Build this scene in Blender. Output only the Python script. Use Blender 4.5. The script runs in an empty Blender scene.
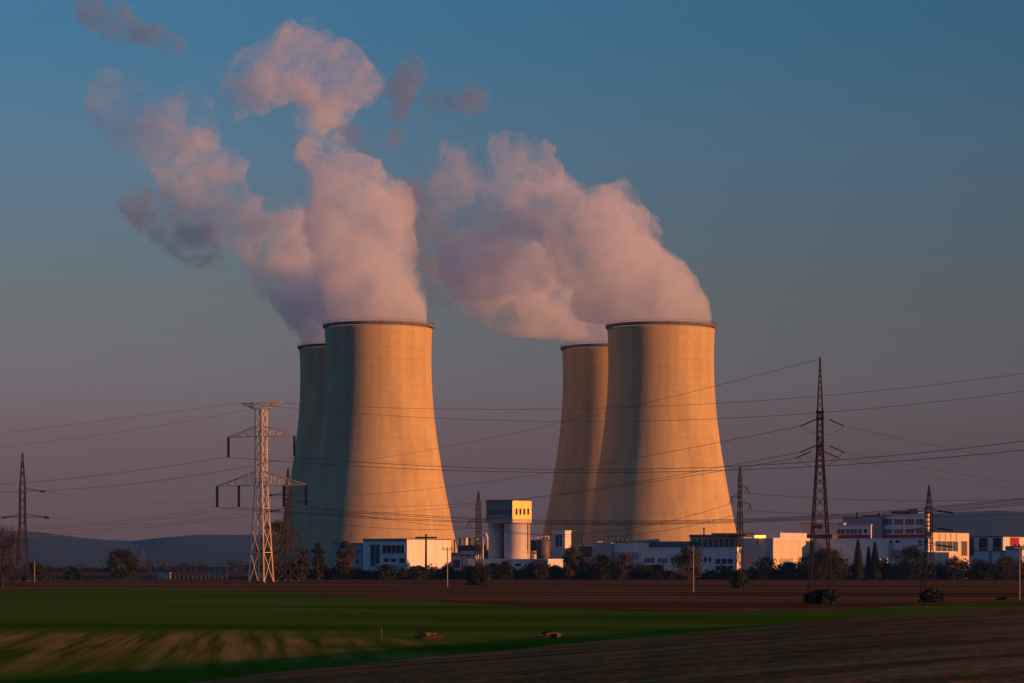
import bpy, math, random
import numpy as np
from mathutils import Vector
R = math.radians
scene = bpy.context.scene
COL = scene.collection

# ------------------------------------------------------------------ camera
CAMZ, F, HY = 6.0, 1024 * 100 / 36.0, 566.0
cam_d = bpy.data.cameras.new('camera')
cam_d.lens = 100; cam_d.sensor_width = 36
cam_d.shift_y = (HY - 341.5) / 1024
cam_d.clip_start = 0.5; cam_d.clip_end = 60000
cam = bpy.data.objects.new('camera', cam_d)
cam.location = (0, 0, CAMZ); cam.rotation_euler = (R(90), 0, 0)
COL.objects.link(cam); scene.camera = cam

# ------------------------------------------------------------------ light
SUN_EL, SUN_AZ = 4.0, 115.5          # degrees; azimuth clockwise from +Y (view direction)
world = bpy.data.worlds.new('World'); scene.world = world; world.use_nodes = True
wn, wl = world.node_tree.nodes, world.node_tree.links
sky = wn.new('ShaderNodeTexSky'); sky.sky_type = 'NISHITA'; sky.sun_disc = False
sky.sun_elevation = R(SUN_EL); sky.sun_rotation = R(SUN_AZ)
sky.altitude = 150; sky.air_density = 1.0; sky.dust_density = 0.6; sky.ozone_density = 3.0
# dusk band: twilight tint by direction (mauve low down; unseen blue overhead raised as fill)
tc = wn.new('ShaderNodeTexCoord'); sep = wn.new('ShaderNodeSeparateXYZ')
wl.new(tc.outputs['Generated'], sep.inputs[0])
ramp = wn.new('ShaderNodeValToRGB'); wl.new(sep.outputs['Z'], ramp.inputs[0])
cr = ramp.color_ramp
SKYR = [(0.0, (0.644, 0.341, 0.625)), (0.0267, (0.644, 0.341, 0.625)), (0.041, (0.717, 0.374, 0.622)), (0.0646, (0.88, 0.527, 0.713)), (0.093, (0.889, 0.597, 0.619)), (0.145, (0.79, 0.756, 0.873)), (0.185, (0.549, 0.804, 0.953)), (0.4, (0.75, 1.08, 1.4))]
while len(cr.elements) < len(SKYR): cr.elements.new(.5)
for e, (p, c) in zip(cr.elements, SKYR): e.position = p; e.color = (*c, 1)
mul = wn.new('ShaderNodeMix'); mul.data_type = 'RGBA'; mul.blend_type = 'MULTIPLY'; mul.inputs[0].default_value = 1
wl.new(sky.outputs[0], mul.inputs[6]); wl.new(ramp.outputs[0], mul.inputs[7])
azr = wn.new('ShaderNodeMapRange'); wl.new(sep.outputs['X'], azr.inputs[0])       # brighter away from the sun's side, as the dusk arch is
azr.inputs[1].default_value = -.11; azr.inputs[2].default_value = .25; azr.inputs[3].default_value = 1.06; azr.inputs[4].default_value = .75
azm = wn.new('ShaderNodeVectorMath'); azm.operation = 'SCALE'; wl.new(mul.outputs[2], azm.inputs[0]); wl.new(azr.outputs[0], azm.inputs['Scale'])
wl.new(azm.outputs[0], wn['Background'].inputs[0]); wn['Background'].inputs[1].default_value = 0.10
sun_d = bpy.data.lights.new('sun', 'SUN'); sun_d.energy = 5.0; sun_d.angle = R(0.5); sun_d.color = (1.0, .345, .095)
sun = bpy.data.objects.new('sun', sun_d); COL.objects.link(sun)
sv = Vector((math.sin(R(SUN_AZ)) * math.cos(R(SUN_EL)), math.cos(R(SUN_AZ)) * math.cos(R(SUN_EL)), math.sin(R(SUN_EL))))
sun.rotation_euler = sv.to_track_quat('Z', 'Y').to_euler()
vs = scene.view_settings
vs.view_transform = 'Standard'; vs.look = 'None'; vs.exposure = 0.62; vs.gamma = 1.0; vs.use_curve_mapping = False
cy = scene.cycles
cy.use_denoising = True
cy.max_bounces = 8; cy.volume_bounces = 7; cy.transparent_max_bounces = 24
cy.volume_step_rate = 1.0; cy.volume_max_steps = 256
cy.sample_clamp_indirect = 6

# ------------------------------------------------------------------ helpers
def px2(px, D): return ((px - 512) / F * D, D)
def P(px, py, D): return Vector(((px - 512) / F * D, D, CAMZ - (py - HY) / F * D))
def Z(py, D): return CAMZ - (py - HY) / F * D

CREST = ([-400, 0, 200, 375, 512, 640, 768, 900, 1024, 1500], [60, 76, 91, 108, 125, 146, 175, 215, 257, 420])
def terrain(x, y):
    x = np.asarray(x, float); y = np.asarray(y, float)
    px = np.where(y > 1, 512 + F * x / np.maximum(y, 1), np.where(x > 0, 1500, -400))
    dc = np.interp(px, *CREST)
    near = 4.3 - 2.0 * np.clip(y / dc, 0, 1)
    t = np.clip((y / dc - 1) / .5, 0, 1)
    z = np.where(y <= dc, near, 2.3 * (1 - t) ** 1.5)
    z = np.where(y < 0, 4.3, z)
    # unseen low rise to the right, added for shade on the foreground
    z = z + 4 * np.exp(-(((x - 430) / 150) ** 2 + ((y - 40) / 170) ** 2)) * np.clip((x - .2 * np.maximum(y, 0) - 20) / 120, 0, 1)
    return z
def tz(x, y): return float(terrain(x, y))
def G(px, D):
    x, y = px2(px, D); return Vector((x, y, tz(x, y)))

ORG = {}
def link(o): COL.objects.link(o); return o
def tag(o, label, cat, group=None):
    o['label'] = label; o['category'] = cat
    if group: o['group'] = group
    return o
def thing(name, label, cat, loc, group=None):
    o = bpy.data.objects.new(name, None); o.location = loc; o.empty_display_size = 1
    ORG[o.name] = Vector(loc); link(o); return tag(o, label, cat, group)
def mesh_obj(name, verts, faces, mat, parent=None, smooth=False, origin=None):
    org = ORG[parent.name] if parent else (Vector(origin) if origin is not None else Vector((0, 0, 0)))
    me = bpy.data.meshes.new(name)
    me.from_pydata([tuple(Vector(v) - org) for v in verts], [], faces)
    if smooth: me.polygons.foreach_set('use_smooth', [True] * len(me.polygons))
    me.materials.append(mat); me.update()
    o = bpy.data.objects.new(name, me); link(o)
    if parent: o.parent = parent
    else: o.location = org
    ORG[o.name] = org
    return o

class MB:
    def __init__(s): s.v = []; s.f = []
    def add(s, v, f):
        n = len(s.v); s.v += [Vector(p) for p in v]; s.f += [tuple(i + n for i in q) for q in f]; return s
    def hexa(s, b, t):                    # bottom 4, top 4 points
        return s.add(list(b) + list(t), [(3, 2, 1, 0), (4, 5, 6, 7), (0, 1, 5, 4), (1, 2, 6, 5), (2, 3, 7, 6), (3, 0, 4, 7)])
    def box(s, c, size, yaw=0):
        c = Vector(c); a, b, h = [k / 2 for k in size]; ca, sa = math.cos(yaw), math.sin(yaw)
        def q(x, y, z): return c + Vector((x * ca - y * sa, x * sa + y * ca, z))
        return s.hexa([q(-a, -b, -h), q(a, -b, -h), q(a, b, -h), q(-a, b, -h)], [q(-a, -b, h), q(a, -b, h), q(a, b, h), q(-a, b, h)])
    def bar(s, p, q, w, w2=None):         # square bar between two points
        p, q = Vector(p), Vector(q); d = (q - p)
        if d.length < 1e-6: return s
        d.normalize(); up = Vector((0, 0, 1)) if abs(d.z) < .9 else Vector((1, 0, 0))
        a = d.cross(up).normalized(); b = d.cross(a)
        w2 = w if w2 is None else w2
        A = [p + a * i * w / 2 + b * j * w / 2 for i, j in ((-1, -1), (1, -1), (1, 1), (-1, 1))]
        B = [q + a * i * w2 / 2 + b * j * w2 / 2 for i, j in ((-1, -1), (1, -1), (1, 1), (-1, 1))]
        return s.hexa(A, B)
    def tube(s, pts, rad, n=6, cap=True):
        pts = [Vector(p) for p in pts]; rad = rad if isinstance(rad, (list, tuple)) else [rad] * len(pts)
        base = len(s.v)
        for k, p in enumerate(pts):
            d = (pts[min(k + 1, len(pts) - 1)] - pts[max(k - 1, 0)]).normalized()
            up = Vector((0, 0, 1)) if abs(d.z) < .9 else Vector((1, 0, 0))
            a = d.cross(up).normalized(); b = d.cross(a)
            for i in range(n):
                t = 2 * math.pi * i / n; s.v.append(p + a * math.cos(t) * rad[k] + b * math.sin(t) * rad[k])
        for k in range(len(pts) - 1):
            for i in range(n):
                j = (i + 1) % n; s.f.append((base + k * n + i, base + k * n + j, base + (k + 1) * n + j, base + (k + 1) * n + i))
        if cap:
            s.f.append(tuple(base + i for i in range(n))[::-1]); s.f.append(tuple(base + (len(pts) - 1) * n + i for i in range(n)))
        return s
    def lathe(s, c, prof, n=48, cap=False):   # prof: (r, z)
        c = Vector(c); base = len(s.v)
        for r, z in prof:
            for i in range(n):
                t = 2 * math.pi * i / n; s.v.append(c + Vector((r * math.cos(t), r * math.sin(t), z)))
        for k in range(len(prof) - 1):
            for i in range(n):
                j = (i + 1) % n; s.f.append((base + k * n + i, base + k * n + j, base + (k + 1) * n + j, base + (k + 1) * n + i))
        if cap:
            s.f.append(tuple(base + i for i in range(n))[::-1]); s.f.append(tuple(base + (len(prof) - 1) * n + i for i in range(n)))
        return s
    def build(s, name, mat, parent=None, smooth=False, origin=None): return mesh_obj(name, s.v, s.f, mat, parent, smooth, origin)

# ------------------------------------------------------------------ materials
def mat(name, col, rough=.8, var=.0, scale=1.0, stretch=(1, 1, 1), col2=None, metallic=0, bump=0, bscale=1.0, spec=.3, detail=5):
    m = bpy.data.materials.new(name); m.use_nodes = True; n, l = m.node_tree.nodes, m.node_tree.links
    b = n['Principled BSDF']; b.inputs['Base Color'].default_value = (*col, 1); b.inputs['Roughness'].default_value = rough
    b.inputs['Metallic'].default_value = metallic; b.inputs['Specular IOR Level'].default_value = spec
    if var or bump:
        t = n.new('ShaderNodeTexCoord'); mp = n.new('ShaderNodeMapping'); mp.inputs['Scale'].default_value = stretch
        l.new(t.outputs['Object'], mp.inputs[0])
        if var:
            nz = n.new('ShaderNodeTexNoise'); nz.inputs['Scale'].default_value = scale; nz.inputs['Detail'].default_value = detail
            l.new(mp.outputs[0], nz.inputs[0])
            rp = n.new('ShaderNodeValToRGB'); rp.color_ramp.elements[0].position = .3; rp.color_ramp.elements[1].position = .7
            c2 = col2 or tuple(c * (1 + var) for c in col); c1 = tuple(c * (1 - var) for c in col)
            rp.color_ramp.elements[0].color = (*c1, 1); rp.color_ramp.elements[1].color = (*c2, 1)
            l.new(nz.outputs[0], rp.inputs[0]); l.new(rp.outputs[0], b.inputs['Base Color'])
        if bump:
            nb = n.new('ShaderNodeTexNoise'); nb.inputs['Scale'].default_value = bscale; nb.inputs['Detail'].default_value = 6
            l.new(mp.outputs[0], nb.inputs[0])
            bp = n.new('ShaderNodeBump'); bp.inputs['Strength'].default_value = 1; bp.inputs['Distance'].default_value = bump
            l.new(nb.outputs[0], bp.inputs['Height']); l.new(bp.outputs[0], b.inputs['Normal'])
    return m

def mat_concrete():
    m = bpy.data.materials.new('tower_concrete'); m.use_nodes = True; n, l = m.node_tree.nodes, m.node_tree.links
    b = n['Principled BSDF']; b.inputs['Roughness'].default_value = .9; b.inputs['Specular IOR Level'].default_value = .15
    t = n.new('ShaderNodeTexCoord')
    def noise(stretch, scale, detail=5):
        mp = n.new('ShaderNodeMapping'); mp.inputs['Scale'].default_value = stretch; l.new(t.outputs['Object'], mp.inputs[0])
        z = n.new('ShaderNodeTexNoise'); z.inputs['Scale'].default_value = scale; z.inputs['Detail'].default_value = detail
        l.new(mp.outputs[0], z.inputs[0]); return z.outputs[0]
    def math_(op, a, b_):
        q = n.new('ShaderNodeMath'); q.operation = op
        for i, v in enumerate((a, b_)):
            if isinstance(v, (int, float)): q.inputs[i].default_value = v
            else: l.new(v, q.inputs[i])
        return q.outputs[0]
    streak = noise((1, 1, .03), .28)           # rain streaks running down the shell
    blotch = noise((1, 1, .45), .06, 6)
    lift = noise((.01, .01, 1), .55, 2)        # rings left by the climbing formwork
    fine = noise((1, 1, 1), .6, 6)
    s = math_('ADD', math_('MULTIPLY', streak, .33), math_('MULTIPLY', blotch, .33))
    s = math_('ADD', s, math_('MULTIPLY', lift, .13)); s = math_('ADD', s, math_('MULTIPLY', fine, .18))
    rp = n.new('ShaderNodeValToRGB'); e = rp.color_ramp.elements
    e[0].position = .34; e[0].color = (.28, .225, .135, 1); e[1].position = .64; e[1].color = (.46, .39, .24, 1)
    l.new(s, rp.inputs[0]); l.new(rp.outputs[0], b.inputs['Base Color'])
    return m

M = dict(
    concrete=mat_concrete(),
    rim=mat('rim_concrete', (.13, .11, .095), .9, .35, .5),
    white=mat('white_render', (.62, .62, .62), .75, .10, .25, (1, 1, .3)),
    white2=mat('pale_cladding', (.50, .51, .53), .6, .10, .3, (1, 1, .15)),
    yellow=mat('yellow_cladding', (.85, .66, .20), .6, .12, .35, (1, 1, .2)),
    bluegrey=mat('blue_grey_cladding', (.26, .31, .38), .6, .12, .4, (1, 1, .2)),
    slate=mat('slate_cladding', (.14, .17, .19), .6, .15, .5, (1, 1, .15)),
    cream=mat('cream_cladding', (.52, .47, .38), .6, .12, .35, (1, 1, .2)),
    grey=mat('grey_cladding', (.30, .31, .33), .6, .15, .3, (1, 1, .2)),
    blue=mat('blue_cladding', (.12, .20, .30), .5, .15, .4),
    teal=mat('teal_roof_sheet', (.03, .10, .12), .5, .2, .3),
    dark=mat('dark_metal_sheet', (.05, .052, .058), .55, .25, .5),
    roof=mat('roof_felt', (.10, .10, .105), .9, .2, .3),
    red=mat('red_panel', (.22, .016, .02), .5, .15, .5),
    glass=mat('window_glass', (.012, .015, .019), .3, .3, .3, spec=.25),
    glass2=mat('pale_window_glass', (.06, .08, .09), .25, .3, .3, spec=.3),
    frame=mat('window_frame', (.55, .55, .56), .5, .1, 1),
    silo=mat('silo_concrete', (.42, .40, .38), .85, .16, .5, (1, 1, .08)),
    tank=mat('tank_steel', (.075, .072, .078), .5, .25, .5, (1, 1, .2)),
    pipe=mat('pale_pipe', (.55, .50, .44), .5, .2, .6),
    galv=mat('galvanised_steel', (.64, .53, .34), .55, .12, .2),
    shadesteel=mat('shade_dark_steel', (.009, .0075, .008), .7, .3, .3),  # near-black: shade on the pylons is put into the colour
    redsteel=mat('red_brown_steel', (.020, .010, .009), .7, .3, .3),  # red brown, darkened in the colour to stand for shade
    greensteel=mat('grey_green_steel', (.017, .024, .021), .7, .25, .3),  # grey green, with the pylon's shade put into the colour
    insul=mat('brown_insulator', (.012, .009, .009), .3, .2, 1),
    wire=mat('cable_aluminium', (.045, .042, .045), .6, .2, .1),
    pole=mat('weathered_pole', (.20, .17, .14), .8, .25, .8),
    footing=mat('footing_concrete', (.06, .05, .042), .9, .2, 1),
    bark=mat('bark', (.055, .042, .033), .95, .3, 2, (1, 1, .3), bump=.03, bscale=3),
    leaf=mat('dark_green_leaf', (.016, .023, .007), .8, .5, .35),
    olive=mat('olive_leaf', (.044, .040, .010), .75, .45, .35),
    autumn=mat('autumn_leaf', (.050, .036, .011), .75, .4, .35),
    conif=mat('conifer_needle', (.012, .019, .011), .85, .4, .5),
    scrub=mat('scrub_leaf', (.018, .017, .008), .9, .55, .15, col2=(.024, .021, .009)),
    twig=mat('red_brown_twig', (.032, .019, .013), .9, .4, .6),
    straw=mat('old_straw', (.028, .014, .008), .95, .5, 3, bump=.05, bscale=6),
    stone=mat('pale_block', (.075, .062, .045), .9, .2, 3),
    wood=mat('grey_timber', (.12, .09, .07), .9, .3, 3),
)

def field_mat(name, stops, scale, stretch, yaw, bump, bscale, fine=(6.0, .35), rough=1.0, sun_patch=None):
    """ground cover: large patches, row structure along one direction and fine grain."""
    m = bpy.data.materials.new(name); m.use_nodes = True; n, l = m.node_tree.nodes, m.node_tree.links
    b = n['Principled BSDF']; b.inputs['Roughness'].default_value = rough; b.inputs['Specular IOR Level'].default_value = 0
    t = n.new('ShaderNodeTexCoord')
    def noise(sc, st, dt=6, yw=yaw):
        mp = n.new('ShaderNodeMapping'); mp.vector_type = 'TEXTURE'; mp.inputs['Rotation'].default_value = (0, 0, yw); mp.inputs['Scale'].default_value = tuple(1 / k for k in st)
        l.new(t.outputs['Object'], mp.inputs[0])
        z = n.new('ShaderNodeTexNoise'); z.inputs['Scale'].default_value = sc; z.inputs['Detail'].default_value = dt
        l.new(mp.outputs[0], z.inputs[0]); return z.outputs[0]
    def mix(a, b_, f):
        q = n.new('ShaderNodeMix'); q.data_type = 'FLOAT'; q.inputs[0].default_value = f; l.new(a, q.inputs[2]); l.new(b_, q.inputs[3]); return q.outputs[0]
    big = noise(scale, stretch); fn = noise(fine[0], (1, 1, 1), 8)
    val = mix(big, fn, fine[1])
    rp = n.new('ShaderNodeValToRGB')
    while len(rp.color_ramp.elements) < len(stops): rp.color_ramp.elements.new(.5)
    for e, (p, c) in zip(rp.color_ramp.elements, stops): e.position = p; e.color = (*c, 1)
    l.new(val, rp.inputs[0]); out = rp.outputs[0]
    if sun_patch:      # bare strip with a sunlit streak and slanting shadow stripes painted into its colour
        (cx, cy_), (ra, rb), yw, pc, pc2 = sun_patch
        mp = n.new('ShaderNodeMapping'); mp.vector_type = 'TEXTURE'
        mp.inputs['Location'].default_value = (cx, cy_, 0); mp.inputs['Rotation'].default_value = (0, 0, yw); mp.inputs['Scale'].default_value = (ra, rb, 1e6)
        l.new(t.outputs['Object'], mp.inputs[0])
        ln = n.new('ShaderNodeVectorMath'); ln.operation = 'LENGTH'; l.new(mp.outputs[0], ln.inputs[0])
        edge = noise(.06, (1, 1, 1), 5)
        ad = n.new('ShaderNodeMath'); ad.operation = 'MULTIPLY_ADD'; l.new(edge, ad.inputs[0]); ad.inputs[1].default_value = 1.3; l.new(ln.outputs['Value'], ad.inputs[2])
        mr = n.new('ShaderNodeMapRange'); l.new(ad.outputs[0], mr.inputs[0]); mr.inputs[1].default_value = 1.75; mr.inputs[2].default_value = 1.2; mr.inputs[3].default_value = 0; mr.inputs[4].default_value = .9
        shadow_stripes = noise(.60, (1, .022, 1), 6, R(5.0))
        mr2 = n.new('ShaderNodeMapRange'); l.new(shadow_stripes, mr2.inputs[0]); mr2.inputs[1].default_value = .41; mr2.inputs[2].default_value = .60
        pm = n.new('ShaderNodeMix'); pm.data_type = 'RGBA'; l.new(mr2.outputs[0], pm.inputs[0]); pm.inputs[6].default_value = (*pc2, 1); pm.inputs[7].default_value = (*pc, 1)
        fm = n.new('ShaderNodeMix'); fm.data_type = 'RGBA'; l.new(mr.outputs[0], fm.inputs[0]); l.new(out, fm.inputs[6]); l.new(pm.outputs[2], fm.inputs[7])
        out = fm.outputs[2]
    l.new(out, b.inputs['Base Color'])
    nb = noise(bscale, stretch if bump > .1 else (1, 1, 1), 8)
    bp = n.new('ShaderNodeBump'); bp.inputs['Strength'].default_value = 1; bp.inputs['Distance'].default_value = bump
    l.new(mix(nb, fn, .4), bp.inputs['Height']); l.new(bp.outputs[0], b.inputs['Normal'])
    return m

# ------------------------------------------------------------------ ground
def structure(o): o['kind'] = 'structure'; return o
def grid_mesh(name, fn, nu, nv, m, smooth=True):
    """fn(u array, v array) -> x, y, z arrays"""
    u, v = np.meshgrid(np.linspace(0, 1, nu), np.linspace(0, 1, nv))
    x, y, z = fn(u, v)
    vts = np.stack([x, y, z], -1).reshape(-1, 3)
    i = np.arange(nu * nv).reshape(nv, nu)
    q = np.stack([i[:-1, :-1], i[:-1, 1:], i[1:, 1:], i[1:, :-1]], -1).reshape(-1, 4)
    me = bpy.data.meshes.new(name); me.vertices.add(len(vts)); me.vertices.foreach_set('co', vts.ravel())
    me.loops.add(q.size); me.polygons.add(len(q)); me.loops.foreach_set('vertex_index', q.ravel())
    me.polygons.foreach_set('loop_start', np.arange(0, q.size, 4)); me.polygons.foreach_set('loop_total', np.full(len(q), 4))
    if smooth: me.polygons.foreach_set('use_smooth', np.ones(len(q), bool))
    me.materials.append(m); me.update(calc_edges=True)
    o = bpy.data.objects.new(name, me); link(o); return o

rng = np.random.default_rng(5)
_lat = rng.random((64, 64, 64)).astype(np.float32)
def vnoise(x, y, z):
    x, y, z = [np.asarray(a, np.float64) for a in (x, y, z)]
    xi, yi, zi = np.floor(x).astype(int), np.floor(y).astype(int), np.floor(z).astype(int)
    fx, fy, fz = x - xi, y - yi, z - zi
    fx, fy, fz = [f * f * f * (f * (f * 6 - 15) + 10) for f in (fx, fy, fz)]
    def L(a, b, c): return _lat[(xi + a) & 63, (yi + b) & 63, (zi + c) & 63]
    c00 = L(0, 0, 0) * (1 - fx) + L(1, 0, 0) * fx; c10 = L(0, 1, 0) * (1 - fx) + L(1, 1, 0) * fx
    c01 = L(0, 0, 1) * (1 - fx) + L(1, 0, 1) * fx; c11 = L(0, 1, 1) * (1 - fx) + L(1, 1, 1) * fx
    return (c00 * (1 - fy) + c10 * fy) * (1 - fz) + (c01 * (1 - fy) + c11 * fy) * fz
def fbm(x, y, z, oct=4):
    a, s, t = 1., 0., 0.
    for k in range(oct):
        s = s + a * vnoise(x + 17 * k, y + 31 * k, z + 7 * k); t += a; a *= .52; x, y, z = x * 2.03, y * 2.03, z * 2.03
    return s / t - .5

# one sheet to beyond the hills, fine where the camera looks
GM = field_mat('plain_soil', [(.35, (.060, .040, .030)), (.5, (.085, .050, .038)), (.65, (.070, .058, .030))], .010, (1, .35, 1), R(10), .15, .4)
def ground_fn(u, v):
    rad = 3 * (13000 / 3) ** v
    ang = np.sign(u - .5) * np.abs(2 * (u - .5)) ** 2.2 * math.pi
    x = rad * np.sin(ang); y = rad * np.cos(ang)
    return x, y, terrain(x, y) - .03
structure(grid_mesh('ground', ground_fn, 401, 260, GM))

def strip(name, pxs, d0, d1, nu, nv, m, off, power=1.0, rough=0.0):
    def fn(u, v):
        px = pxs[0] + (pxs[1] - pxs[0]) * u
        a = d0(px); b = d1(px)
        D = a * (b / a) ** (v ** power)
        x = (px - 512) / F * D; y = D
        z = terrain(x, y) + off
        if rough:
            z = z + rough * (.35 * fbm(x * .9, y * .9, 0 * x, 4) + .9 * fbm(x * .12, y * .12, 3 + 0 * x, 3)) * np.clip(60 / D + .35, 0, 1)
        return x, y, z
    return structure(grid_mesh(name, fn, nu, nv, m))
crest = lambda px: np.interp(px, *CREST)
GREEN_TOP = ([-300, 0, 60, 130, 230, 300, 400, 512, 600, 700, 800, 900, 1024, 1300], [592, 590.5, 589, 588.5, 590.5, 593.5, 599.5, 606, 610, 612, 611, 606.5, 602, 601])
green_top = lambda px: 6 * F / (np.interp(px, *GREEN_TOP) - HY)
plough_near = field_mat('near_plough', [(.38, (.10, .042, .012)), (.5, (.22, .095, .030)), (.62, (.35, .175, .068))], .35, (1, .12, 1), R(-38), .05, 1.2, (3.0, .5))
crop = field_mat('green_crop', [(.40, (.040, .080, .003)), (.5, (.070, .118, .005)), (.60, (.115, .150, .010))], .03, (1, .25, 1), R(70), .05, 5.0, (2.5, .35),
                 sun_patch=((-37, 212), (30, 54), R(0), (.42, .22, .06), (.075, .085, .006)))
plough_far = field_mat('far_plough', [(.41, (.080, .031, .010)), (.5, (.145, .058, .018)), (.59, (.24, .11, .042))], .035, (1, .10, 1), R(72), .12, .8, (1.2, .25))
redsoil = field_mat('vineyard_soil', [(.35, (.10, .040, .032)), (.5, (.15, .055, .042)), (.65, (.08, .06, .03))], .02, (.2, 1, 1), R(0), .15, .5)
dirt = field_mat('dirt_track', [(.35, (.12, .065, .038)), (.65, (.18, .10, .06))], .3, (1, 1, 1), 0, .03, 3.0)
strip('ploughed_field', (-200, 1500), lambda p: 5 + 0 * p, crest, 500, 420, plough_near, .02, .55, .085)
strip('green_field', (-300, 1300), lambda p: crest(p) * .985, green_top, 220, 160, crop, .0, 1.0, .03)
strip('far_ploughed_field', (-300, 1300), green_top, lambda p: 1236 + 0 * p, 220, 90, plough_far, .01)
strip('farm_track', (-300, 300), lambda p: 1237 + 0 * p, lambda p: 1275 + 0 * p, 40, 4, dirt, .03)
strip('farm_path', (690, 1010), lambda p: green_top(p) * 1.004, lambda p: green_top(p) * (1.004 + .045 * np.exp(-((p - 800) / 80.) ** 2)), 60, 4, dirt, .03)
strip('vineyard', (-200, 330), lambda p: 1400 + 0 * p, lambda p: 2600 + 0 * p, 60, 40, redsoil, .04)

# ------------------------------------------------------------------ hills
hill_m = mat('wooded_hill', (.005, .020, .032), .95, .45, .0035, (1, .5, 1), bump=4, bscale=.02)  # bluish dark albedo puts part of the haze and shade into the colour
def hills(name, pts, D, depth, seed, px0, px1):
    xs, ys = zip(*pts)
    def fn(u, v):
        px = px0 + (px1 - px0) * u
        d = D + depth * (v * 2 - 1)
        x = (px - 512) / F * d; y = d
        h = CAMZ - (np.interp(px, xs, ys) - HY) / F * D
        prof = np.sin(math.pi * np.clip(v, 0, 1)) ** 1.3
        n = fbm(x * .0011 + seed, y * .0011, 0 * x, 4)
        z = h * prof * (1 + .16 * n * (1 - prof)) + 3.5 * fbm(x * .012, y * .012, 1 + 0 * x, 3) * prof - 2
        return x, y, z
    return structure(grid_mesh(name, fn, 300, 50, hill_m))
hills('hills', [(-700, 545), (-200, 536), (0, 530), (35, 531.5), (70, 536), (105, 539.5), (135, 540.5), (165, 537), (200, 534.5), (250, 534.5), (330, 537), (450, 549), (560, 556), (700, 550), (840, 528), (920, 514.5), (960, 512), (1000, 510.5), (1024, 512), (1200, 520), (1800, 545)], 7600, 2400, 3, -700, 1800)

# ------------------------------------------------------------------ cooling towers
PROF = [(41.5, 0), (41.0, 3), (38.4, 16), (36.5, 25), (33.2, 43), (31.2, 53), (29.8, 62), (28.4, 72), (27.3, 82), (26.5, 92), (26.1, 102), (26.0, 109), (26.15, 116), (26.5, 122.6)]
def spline(prof, n):
    z = np.array([p[1] for p in prof]); r = np.array([p[0] for p in prof])
    zz = np.linspace(z[0], z[-1], n); c = np.polyfit(z, r, 5)
    return [(float(np.polyval(c, q)), float(q)) for q in zz]
def cooling_tower(px, D, label, ladder_az):
    x, y = px2(px, D); L = (x, y, 0)
    t = thing('cooling_tower', label, 'cooling tower', L, 'four concrete cooling towers')
    pr = spline(PROF, 60)
    inner = [(r - .9, z) for r, z in reversed(pr)]
    MB().lathe(L, pr + inner, 128).build('shell', M['concrete'], t, True)
    rt = pr[-1][0]
    MB().lathe(L, [(rt - 1.0, 123.2), (rt - .2, 122.9), (rt + .6, 123.0), (rt + .95, 123.4), (rt + .95, 124.3), (rt + .6, 124.5), (rt - 1.2, 124.5), (rt - 1.2, 123.2)], 128).build('rim', M['rim'], t)
    mb = MB()
    for k in range(72):
        a = 2 * math.pi * k / 72; mb.bar((x + (rt + .8) * math.cos(a), y + (rt + .8) * math.sin(a), 124.4), (x + (rt + .8) * math.cos(a), y + (rt + .8) * math.sin(a), 125.4), .1)
    mb.lathe((x, y, 125.35), [(rt + .76, 0), (rt + .84, 0), (rt + .84, .08), (rt + .76, .08), (rt + .76, 0)], 96)
    mb.build('railing', M['shadesteel'], t)
    a = R(ladder_az); mb = MB(); pts = [(x + (r + .45) * math.sin(a), y + (r + .45) * math.cos(a), z) for r, z in pr[::3]]
    for p, q in zip(pts, pts[1:]): mb.bar(p, q, .55)
    mb.build('ladder', M['rim'], t)
    return t
T1 = cooling_tower(378.5, 1400, 'near left cooling tower, in front with orange sunlit shell and blue shaded edge', -80)
T2 = cooling_tower(661, 1402, 'near right cooling tower, widest shaded side and nearest the dark tall pylon', 10)
T3 = cooling_tower(348.5, 1537, 'bluish shaded cooling tower half hidden behind the left sunlit one', 10)
T4 = cooling_tower(611, 1540, 'far right cooling tower with a thin orange lit strip, partly hidden behind another', 10)

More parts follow.
